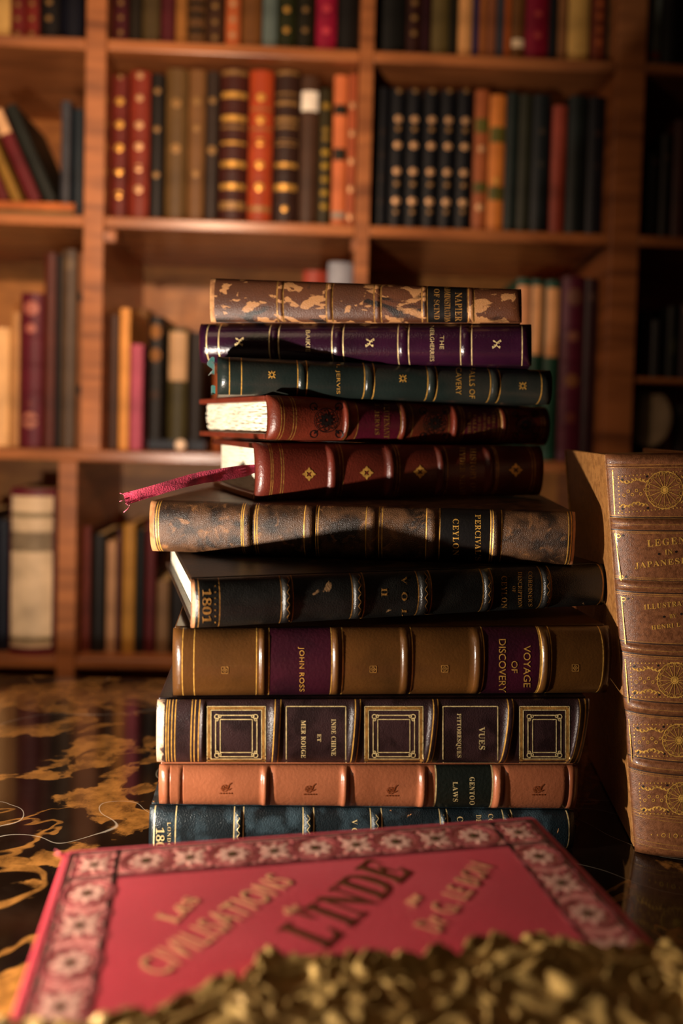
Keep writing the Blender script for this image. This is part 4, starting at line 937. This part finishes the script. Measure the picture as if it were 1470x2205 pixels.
# title set at a slant
def ctext(s_, p0, p1, hpx, mt, name, sp=1.0, sf=True):
    a0, c0 = RQ(*p0); a1, c1_ = RQ(*p1); dx, dy = a1 - a0, c1_ - c0; l = math.hypot(dx, dy)
    fl = Flat(); text_box(fl, s_, a0, c0, dx, dy, dy / l * hpx, -dx / l * hpx, sp, sf)
    return fl
def addf(A_, B_): n = len(A_.v); A_.v += B_.v; A_.f += [tuple(i + n for i in q_) for q_ in B_.f]
lt = Flat(); dk_ = Flat()
addf(lt, ctext('Les', (378, 1990), (432, 1938), .011, None, ''))
addf(lt, ctext('CIVILISATIONS', (348, 2105), (634, 1900), .015, None, '', 1.12, False))
addf(lt, ctext('de', (622, 1972), (650, 1955), .006, None, ''))
addf(lt, ctext('par', (893, 1953), (918, 1935), .006, None, ''))
addf(lt, ctext('Dr G. LE BON', (945, 2010), (1062, 1868), .012, None, '', 1.1, False))
addf(dk_, ctext("L'INDE", (700, 2046), (888, 1878), .026, None, '', 1.0))
o = cover_decal('title_lettering', lt, mat('stamped_title_gilt', '#eaa878', .4, metal=.25, var=.25), .0002, .0001)
o = cover_decal('title_lettering', dk_, mat('stamped_dark_gilt', '#6a3c20', .4, metal=.3, var=.3), .0002, .0001); tag(o, 'large dark gilt lettering')
q = MB()   # frayed threads at the worn corner
for k in range(9):
    a = math.pi * (.75 + .09 * k); p_ = RP(.0015, .0015 + .0006 * k, -.001); q.tube([p_, p_ + av * math.cos(a) * .003 + nv * .0006, p_ + av * (math.cos(a) * .005 - .001) - bv * (.003 - .0005 * k) + nv * .001 * (k % 3)], [.0006, .0005, .0002], 4)
q.build('frayed_corner', mat('frayed_red_thread', '#c04a50', .7), red)

# ---------------------------------------------------------------- gilt relief lying on the red book
H0 = .0013
ol = [(-60, 2200), (20, 2192), (80, 2190), (150, 2196), (215, 2192), (250, 2175), (300, 2168), (330, 2178), (370, 2160), (392, 2132), (430, 2122), (470, 2100), (520, 2098), (545, 2078), (552, 2050), (590, 2042), (615, 2056), (680, 2060), (740, 2056), (800, 2052), (850, 2060), (905, 2064), (925, 2042), (950, 2038), (985, 2058), (1000, 2028), (1050, 2020), (1085, 2026), (1100, 2036), (1150, 2024), (1190, 2034), (1240, 2028), (1300, 2034), (1360, 2026), (1420, 2026), (1460, 2050), (1560, 2090)]
olc = sorted(RQ(x, y, .006) for x, y in ol)
def edge(a):
    for (x0_, y0_), (x1_, y1_) in zip(olc[:-1], olc[1:]):
        if x0_ <= a <= x1_: return y0_ + (y1_ - y0_) * (a - x0_) / max(1e-6, x1_ - x0_)
    return olc[0][1] if a < olc[0][0] else olc[-1][1]
A0, A1_, st = olc[0][0], olc[-1][0], .0011
A0 = max(A0, -.02); A1_ = min(A1_, Wd + .05)
na = int((A1_ - A0) / st); CE = LN - .01; nc = 150
def relief(a, c, e):
    d = c - e
    w1 = noise.noise(Vector((a * 60, c * 60, 1))) ; w2 = noise.noise(Vector((a * 60, c * 60, 9)))
    x, y = a + w1 * .006, c + w2 * .006
    F1 = noise.voronoi(Vector((x * 110, y * 110, 0)))[0][0]
    dome = max(0, 1 - (F1 / .62) ** 2) ** .5
    F2 = noise.voronoi(Vector((x * 48, y * 48, 5)))[0][0]
    swirl = .5 + .5 * math.sin(F2 * 26)
    h = .0015 * dome + .0018 * swirl + .0035 * noise.noise(Vector((a * 28, c * 28, 3)))
    ro = min(1, max(0, d / .004)) ** .5
    # two sunken openings
    for px_, py_, rx, ry in ((930, 2092, .022, .0045), (1245, 2108, .008, .004)):
        ca, cc = RQ(px_, py_, .006); k = ((a - ca) / rx) ** 2 + ((c - cc) / ry) ** 2
        if k < 1.6: h -= .007 * max(0, 1.6 - k) / 1.6
    return max(0.0002, (.0062 + h)) * ro
vs = []; 
for i in range(na + 1):
    a = A0 + st * i; e = edge(a) + .0012 * noise.noise(Vector((a * 300, 0, 0)))
    for j in range(nc + 1):
        t = j / nc; c = e + (CE - e) * t
        vs.append(RP(a, c, H0 + relief(a, c, e) * (1 if 0 < i < na and j < nc else 0)))
fs = [(i * (nc + 1) + j, i * (nc + 1) + j + 1, (i + 1) * (nc + 1) + j + 1, (i + 1) * (nc + 1) + j) for i in range(na) for j in range(nc)]
k = len(vs)
vs += [RP(A0 + st * i, (edge(A0 + st * i) if j == 0 else CE), H0) for i in range(na + 1) for j in (0, 1)]
fs += [(k + 2 * i, k + 2 * i + 2, k + 2 * i + 3, k + 2 * i + 1) for i in range(na)]
GR = mat('antique_gilt_relief', '#c09a58', .45, col2='#7a5828', scale=60, thr=(.5, .7), metal=.45, bump=.4, bscale=500, var=.35, vscale=60)
gc = RP(Wd / 2, LN * .8)
tag(obj('gilt_relief_plate', vs, fs, GR, None, None, True, loc=gc), 'ornate antique gilt relief plate lying over the near end of the red book', 'ornament')
